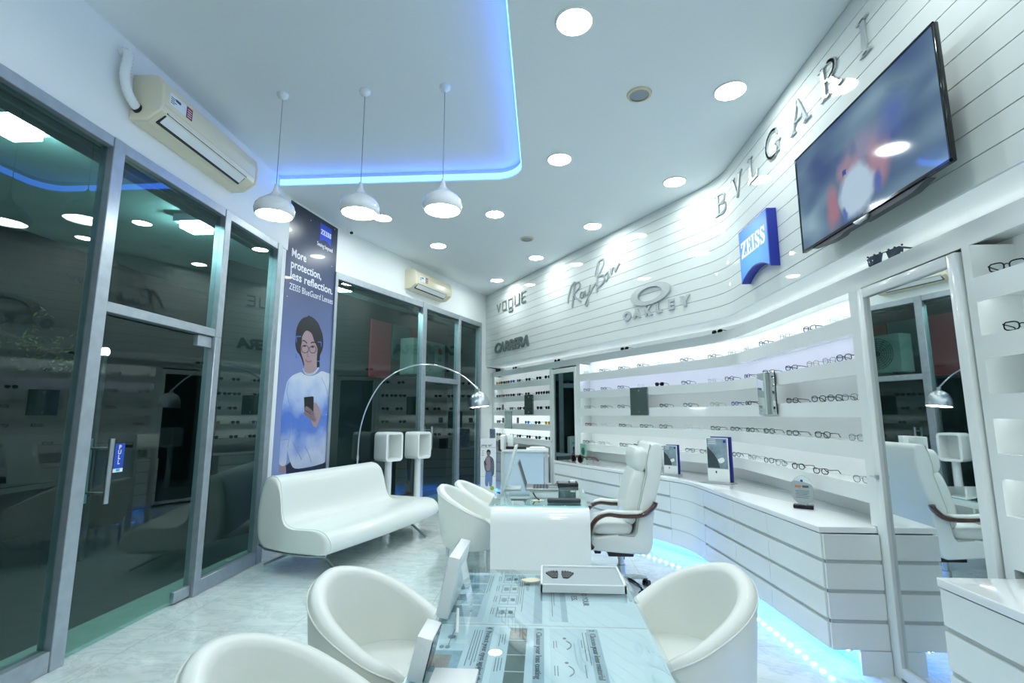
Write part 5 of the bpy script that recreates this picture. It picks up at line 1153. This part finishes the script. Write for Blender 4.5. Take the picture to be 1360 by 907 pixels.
# ------------------------------------------------------------------ printed display stand on the floor at the back
M['green'] = mat('lime_print', '#9bb42a', .5); M['denim'] = mat('denim_print', '#6d86b4', .5); M['jacket'] = mat('jacket_print', '#5d6a78', .5, noise=.5, nscale=40); M['orange'] = mat('orange_print', '#c07a3a', .5)
X_ = frame((-1.10, 8.78, 0), Vector((.995, .1, 0)), (0, 0, 1), Vector((.1, -.995, 0))); D = MB().at(X_)
D.mat(0).box(0, .27, .0, 1.09, -.06, 0, .004, 1).mat(0).box(-.01, .28, .0, .02, -.14, .06)
def L_(mi, P, k=1): D.mat(mi).prism(P, .0002, .0006+.0004*k)
D.mat(1).text('ping up!', .055, .015, .955, .0002, .0012, bold=.0008, sx=1.05)
L_(3, sm([(.09,.52),(.20,.52),(.205,.30),(.16,.28),(.145,.36),(.13,.28),(.085,.31)], 3)); L_(4, sm([(.06,.68),(.11,.78),(.18,.78),(.235,.70),(.235,.48),(.19,.45),(.19,.52),(.10,.52),(.07,.6)], 3), 2)
L_(5, sm([(.10,.76),(.165,.76),(.17,.56),(.10,.56)], 3), 3); L_(6, ell(.14, .825, .03, .042), 3); L_(1, sm([(.105,.83),(.11,.88),(.145,.90),(.175,.87),(.175,.82),(.16,.855),(.125,.86)], 3), 4); L_(1, [(.06,.70),(.075,.705),(.11,.64),(.10,.63)], 4)
L_(2, ell(.205, .245, .035, .035)); D.mat(1)
for i in range(3): D.box(.02, .10+.02*(i % 2), .205-.03*i, .215-.03*i, .0002, .001)
for z_ in (.93, .44): D.box(.0, .27, z_, z_+.003, .0002, .0008)
for i in range(3): D.box(.02, .06, .87-.035*i, .876-.035*i, .0002, .001)
L_(7, [(.02,.03),(.25,.03),(.22,.075),(.05,.085)])
solo('floor_display', D, ['white', 'inkb', 'green', 'denim', 'jacket', 'p_skin', 'p_skind', 'orange'], 'tall white printed display with a standing person at the back, beside the cart', 'display')
M['bluepic'] = mat('blue_white_print', '#9db4d6', .5, noise=.6, nscale=20)
def onto(p0): return Vector(p0)
cq = farpt(4.3, 9.12); b_ = MB().at(frame((cq.x, cq.y, .82), (-TV.x, -TV.y, 0), (0, 0, 1), (-NF.x, -NF.y, 0)))
b_.mat(0).box(-.14, .12, 0, .40, -.02, 0).mat(1).box(-.13, .11, .02, .39, 0, .001); solo('picture_card', b_, ['white', 'bluepic'], 'large pale blue picture card on the corner worktop behind the floor display', 'card')
cq = farpt(4.28, 8.72); b_ = MB().at(frame((cq.x, cq.y, .82), (-TV.x, -TV.y, 0), (0, 0, 1), (-NF.x, -NF.y, 0)))
b_.mat(0).box(-.09, .09, 0, .20, -.02, 0).mat(1).box(-.08, .08, .012, .19, 0, .001); solo('picture_card', b_, ['black', 'cardpic2'], 'small black framed picture on the corner worktop left of the cart', 'card')

# ------------------------------------------------------------------ things on the curved worktop
M['adpic'] = mat('grey_blue_photo', '#8fa3ad', .35, noise=.5, nscale=9); M['addark'] = mat('dark_photo', '#39454b', .4)
def adstand(p, nrm, W, H_, label):
    n = Vector((nrm[0], nrm[1], 0)).normalized(); u_ = Vector((-n.y, n.x, 0)); X = frame((p[0], p[1], .8205), u_, (0, 0, 1), n)
    r = thing('counter_display', label, 'display', (p[0], p[1], .8205), group='advertising stands on the worktop')
    part(r, 'base_plate', MB().at(X).box(-W*.72, W*.72, 0, .006, -.09, .10, .002, 1), 'grey', True)
    part(r, 'back_card', MB().at(X).box(-W*.35, W*.62, .006, H_, -.05, -.035), 'navy', True)
    part(r, 'holder', MB().at(X).box(-W/2, W/2, .006, H_*.975, -.02, -.0, .002, 1), 'white', True)
    q = MB().at(X).mat(0).box(-W/2+.006, W/2-.006, H_*.30, H_*.96, 0, .0012).mat(1).prism([(-W/2+.006, H_*.32), (W*.1, H_*.32), (W*.0, H_*.5), (-W*.15, H_*.62), (-W/2+.006, H_*.78)], .0012, .002)
    q.mat(2).prism(sm([(W*.0, H_*.5), (W*.25, H_*.55), (W*.32, H_*.47), (W*.12, H_*.42)], 3), .002, .0026).mat(3).box(-W*.12, -W*.06, H_*.20, H_*.25, 0, .001).mat(2)
    for i in range(3): q.box(-W/2+.02, -W*.05, H_*(.92-.04*i), H_*(.935-.04*i), .0012, .0022)
    q.mat(4).box(W*.30, W*.42, H_*.87, H_*.93, .0012, .0022)
    part(r, 'picture', q, ['adpic', 'addark', 'white', 'inkb', 'blue'], True)
adstand((1.765, 5.30), (-.62, -.78), .215, .455, 'larger upright advertising stand with navy back card on the curved worktop')
adstand((1.45, 5.95), (-.50, -.86), .155, .335, 'smaller upright advertising stand beside the office chair headrest')
aw = thing('trophy', 'oval crystal trophy on a black base on the curved worktop', 'trophy', (1.895, 3.90, .8205)); X_ = frame((1.895, 3.90, .8205), Vector((.86, -.51, 0)), (0, 0, 1), Vector((-.51, -.86, 0)))
part(aw, 'base', MB().at(X_).box(-.065, .065, 0, .028, -.03, .03, .003, 1), 'blackg', True)
part(aw, 'crystal_disc', MB().at(X_).prism(ell(0, .13, .075, .105, 36), -.012, .012, .003), 'crystal', True)
q = MB().at(X_).mat(0).box(-.008, .008, .19, .206, .0125, .0132).mat(1)
q.box(-.045, -.005, .150, .165, .0125, .0132).mat(2).box(.002, .042, .150, .165, .0125, .0132)
for i in range(5): q.box(-.045+.004*(i % 2), .045-.006*(i % 3), .125-.012*i, .128-.012*i, .0125, .013)
M['awor'] = mat('award_orange', '#c8784a', .5); part(aw, 'engraving', q, ['blue', 'awor', 'txt'], True)
bg = thing('sunglasses', 'oversized dark brown display sunglasses at the far end of the eyeglass worktop', 'sunglasses', (.47, 7.28, .8205), R(-150))
f = MB()
for s in (-1, 1): f.tube([(0, s*.085+.062*math.cos(2*PI*i/20), .062+.052*math.sin(2*PI*i/20)) for i in range(20)], .009, 8, closed=True)
f.tube([(0, -.025, .075), (.006, 0, .085), (0, .025, .075)], .008, 8); part(bg, 'frame_front', f, 'wood')
for s in (-1, 1):
    part(bg, 'lens', MB().at(frame((-.002, s*.085, .062), (0, 1, 0), (0, 0, 1), (1, 0, 0))).prism(ell(0, 0, .058, .048, 20), -.0015, .0015), 'tint')
    part(bg, 'temple', MB().tube([(0, s*.15, .085), (-.10, s*.15, .085), (-.20, s*.145, .075), (-.27, s*.135, .03)], [.013, .012, .011, .012], 8), 'wood')
M['teal'] = mat('teal_card', '#7fa79c', .5); M['dgreen'] = mat('dark_green_print', '#14564a', .5)
cq = farpt(4.5, 6.33); b_ = MB().at(frame((cq.x, cq.y, .8205), (-TV.x, -TV.y, 0), (0, 0, 1), (-NF.x, -NF.y, 0)))
b_.mat(0).box(-.075, .075, 0, .24, -.012, 0).mat(1).prism(ell(0, .13, .042, .058, 20), 0, .0015); solo('sign_card', b_, ['teal', 'dgreen'], 'small grey green sign with a dark green round emblem beside the dark mirror', 'sign')

# ------------------------------------------------------------------ beyond the back glazing
M['redp'] = mat('red_board', '#a33b45', .6); M['condw'] = mat('condenser_grey', '#8fa39c', .5)
M['teal2'] = mat('teal_board', '#3f6f6a', .6)
cu_ = frame((gp(3.05, -.9).x, gp(3.05, -.9).y, 2.28), (GD.x, GD.y, 0), (0, 0, 1), (GN.x, GN.y, 0)); o_ = cu_.translation
r = thing('condenser_unit', 'grey outdoor air conditioner box seen through the back glass', 'air conditioner', (o_.x, o_.y, o_.z))
part(r, 'casing', MB().at(cu_).box(0, 1.15, 0, .72, -.32, 0, .01, 2), 'condw', True)
f = MB().at(cu_)
for k in range(7):
    rr_ = .05+.04*k; f.tube([(.42+rr_*math.cos(2*PI*i/28), .37+rr_*math.sin(2*PI*i/28), .012) for i in range(28)], .005, 5, closed=True)
for k in range(6): a_ = PI*k/6; f.tube([(.42-.3*math.cos(a_), .37-.3*math.sin(a_), .010), (.42+.3*math.cos(a_), .37+.3*math.sin(a_), .010)], .004, 5)
f.prism([(.42, .43), (.48, .37), (.42, .31), (.36, .37)], .008, .018)
part(r, 'fan_grille', f, 'dkgrey', True); part(r, 'maker_badge', MB().at(cu_).mat(0).prism(ell(.95, .55, .07, .07), .001, .006).mat(1).text('LG', .11, .87, .34, .001, .006, bold=.002), ['redp', 'dkgrey'], True)
part(r, 'bracket', MB().at(cu_).box(.1, .15, -.06, 0, -.5, .05).box(1.0, 1.05, -.06, 0, -.5, .05), 'dkgrey', True)
wq = MB().at(GM).box(-.5, 5.2, -.12, 3.62, -1.6, -1.45); struct('wall_neighbour', wq, 'extw')
q = MB().at(GM).mat(0).box(2.4, 3.0, 2.2, 3.3, -1.44, -1.40).mat(1).box(3.02, 3.6, 2.6, 3.3, -1.44, -1.40).mat(0).box(3.62, 3.9, 2.9, 3.3, -1.44, -1.40)
solo('sign_board', q, ['redp', 'teal2'], 'red and teal sign board behind the outdoor air conditioner', 'sign')
# leafy branch and lamp in the street
M['leaf'] = mat('leaf_green', '#4c5a22', .6, noise=.3, nscale=5); M['bark'] = mat('bark', '#3a342c', .9); M['street'] = emit('street_lamp_glow', (.95, 1, .8), 30)
trr = thing('tree', 'small tree with yellow green leaves in the dark street, behind the left glass', 'tree', (-5.9, 4.0, -.12))
part(trr, 'trunk', MB().tube([(0, 0, 0), (.05, .05, 1.2), (.0, .2, 2.2), (.1, .3, 2.9)], [.06, .05, .04, .02], 8).tube([(.0, .2, 2.0), (.1, -.4, 2.4), (.2, -.9, 2.5)], [.03, .02, .01], 6).tube([(.0, .2, 2.2), (.1, .9, 2.5), (.2, 1.5, 2.3)], [.03, .02, .01], 6), 'bark')
random.seed(5); f = MB()
for c_ in ((.1, -.6, 2.45, .35), (.15, -1.0, 2.6, .3), (.1, .3, 2.8, .3), (.15, 1.1, 2.45, .4), (.2, 1.6, 2.3, .3)):
    for i in range(110):
        d_ = Vector((random.gauss(0, 1), random.gauss(0, 1), random.gauss(0, .7))).normalized()*c_[3]*random.random()**.5
        p = Vector(c_[:3])+d_; a_ = Vector((random.uniform(-1, 1), random.uniform(-1, 1), random.uniform(-1, 1))).normalized()*.032; b2 = a_.cross(Vector((random.uniform(-1, 1), random.uniform(-1, 1), random.uniform(-1, 1)))).normalized()*.012
        f.poly([p-a_, p+b2, p+a_, p-b2])
part(trr, 'foliage', f, 'leaf', recalc=False)
sl = thing('street_lamp', 'small bright lamp on a thin pole in the dark street', 'lamp', (-5.2, 5.55, -.12))
part(sl, 'pole', MB().tube([(0, 0, 0), (0, 0, 2.32)], .03, 10), 'dkgrey'); part(sl, 'lamp_head', MB().at(place(0, 0, 2.36)).lathe([(0, -.05), (.035, -.04), (.05, 0), (.035, .04), (0, .05)], 16), 'street')

# ------------------------------------------------------------------ camera, world, colour
cam = bpy.data.cameras.new('camera'); co = bpy.data.objects.new('camera', cam); COL.objects.link(co); sc.camera = co
cam.sensor_width = 36; cam.lens = FPX/1360*36; cam.clip_start = .05
co.location = (0, 0, 1.5); co.rotation_euler = (PI/2+CPIT, 0, CYAW)
wd_ = bpy.data.worlds.new('night'); sc.world = wd_; wd_.use_nodes = True
wd_.node_tree.nodes['Background'].inputs[0].default_value = (.25, .4, .45, 1); wd_.node_tree.nodes['Background'].inputs[1].default_value = .03
v = sc.view_settings; v.view_transform = 'Standard'; v.look = 'None'; v.gamma = 1; v.use_curve_mapping = False; v.exposure = EXPO
sc.render.film_transparent = False
c = sc.cycles; c.use_denoising = True; c.max_bounces = 9; c.diffuse_bounces = 5; c.glossy_bounces = 5; c.transmission_bounces = 6; c.transparent_max_bounces = 24; c.caustics_reflective = False; c.caustics_refractive = False; c.sample_clamp_indirect = 6
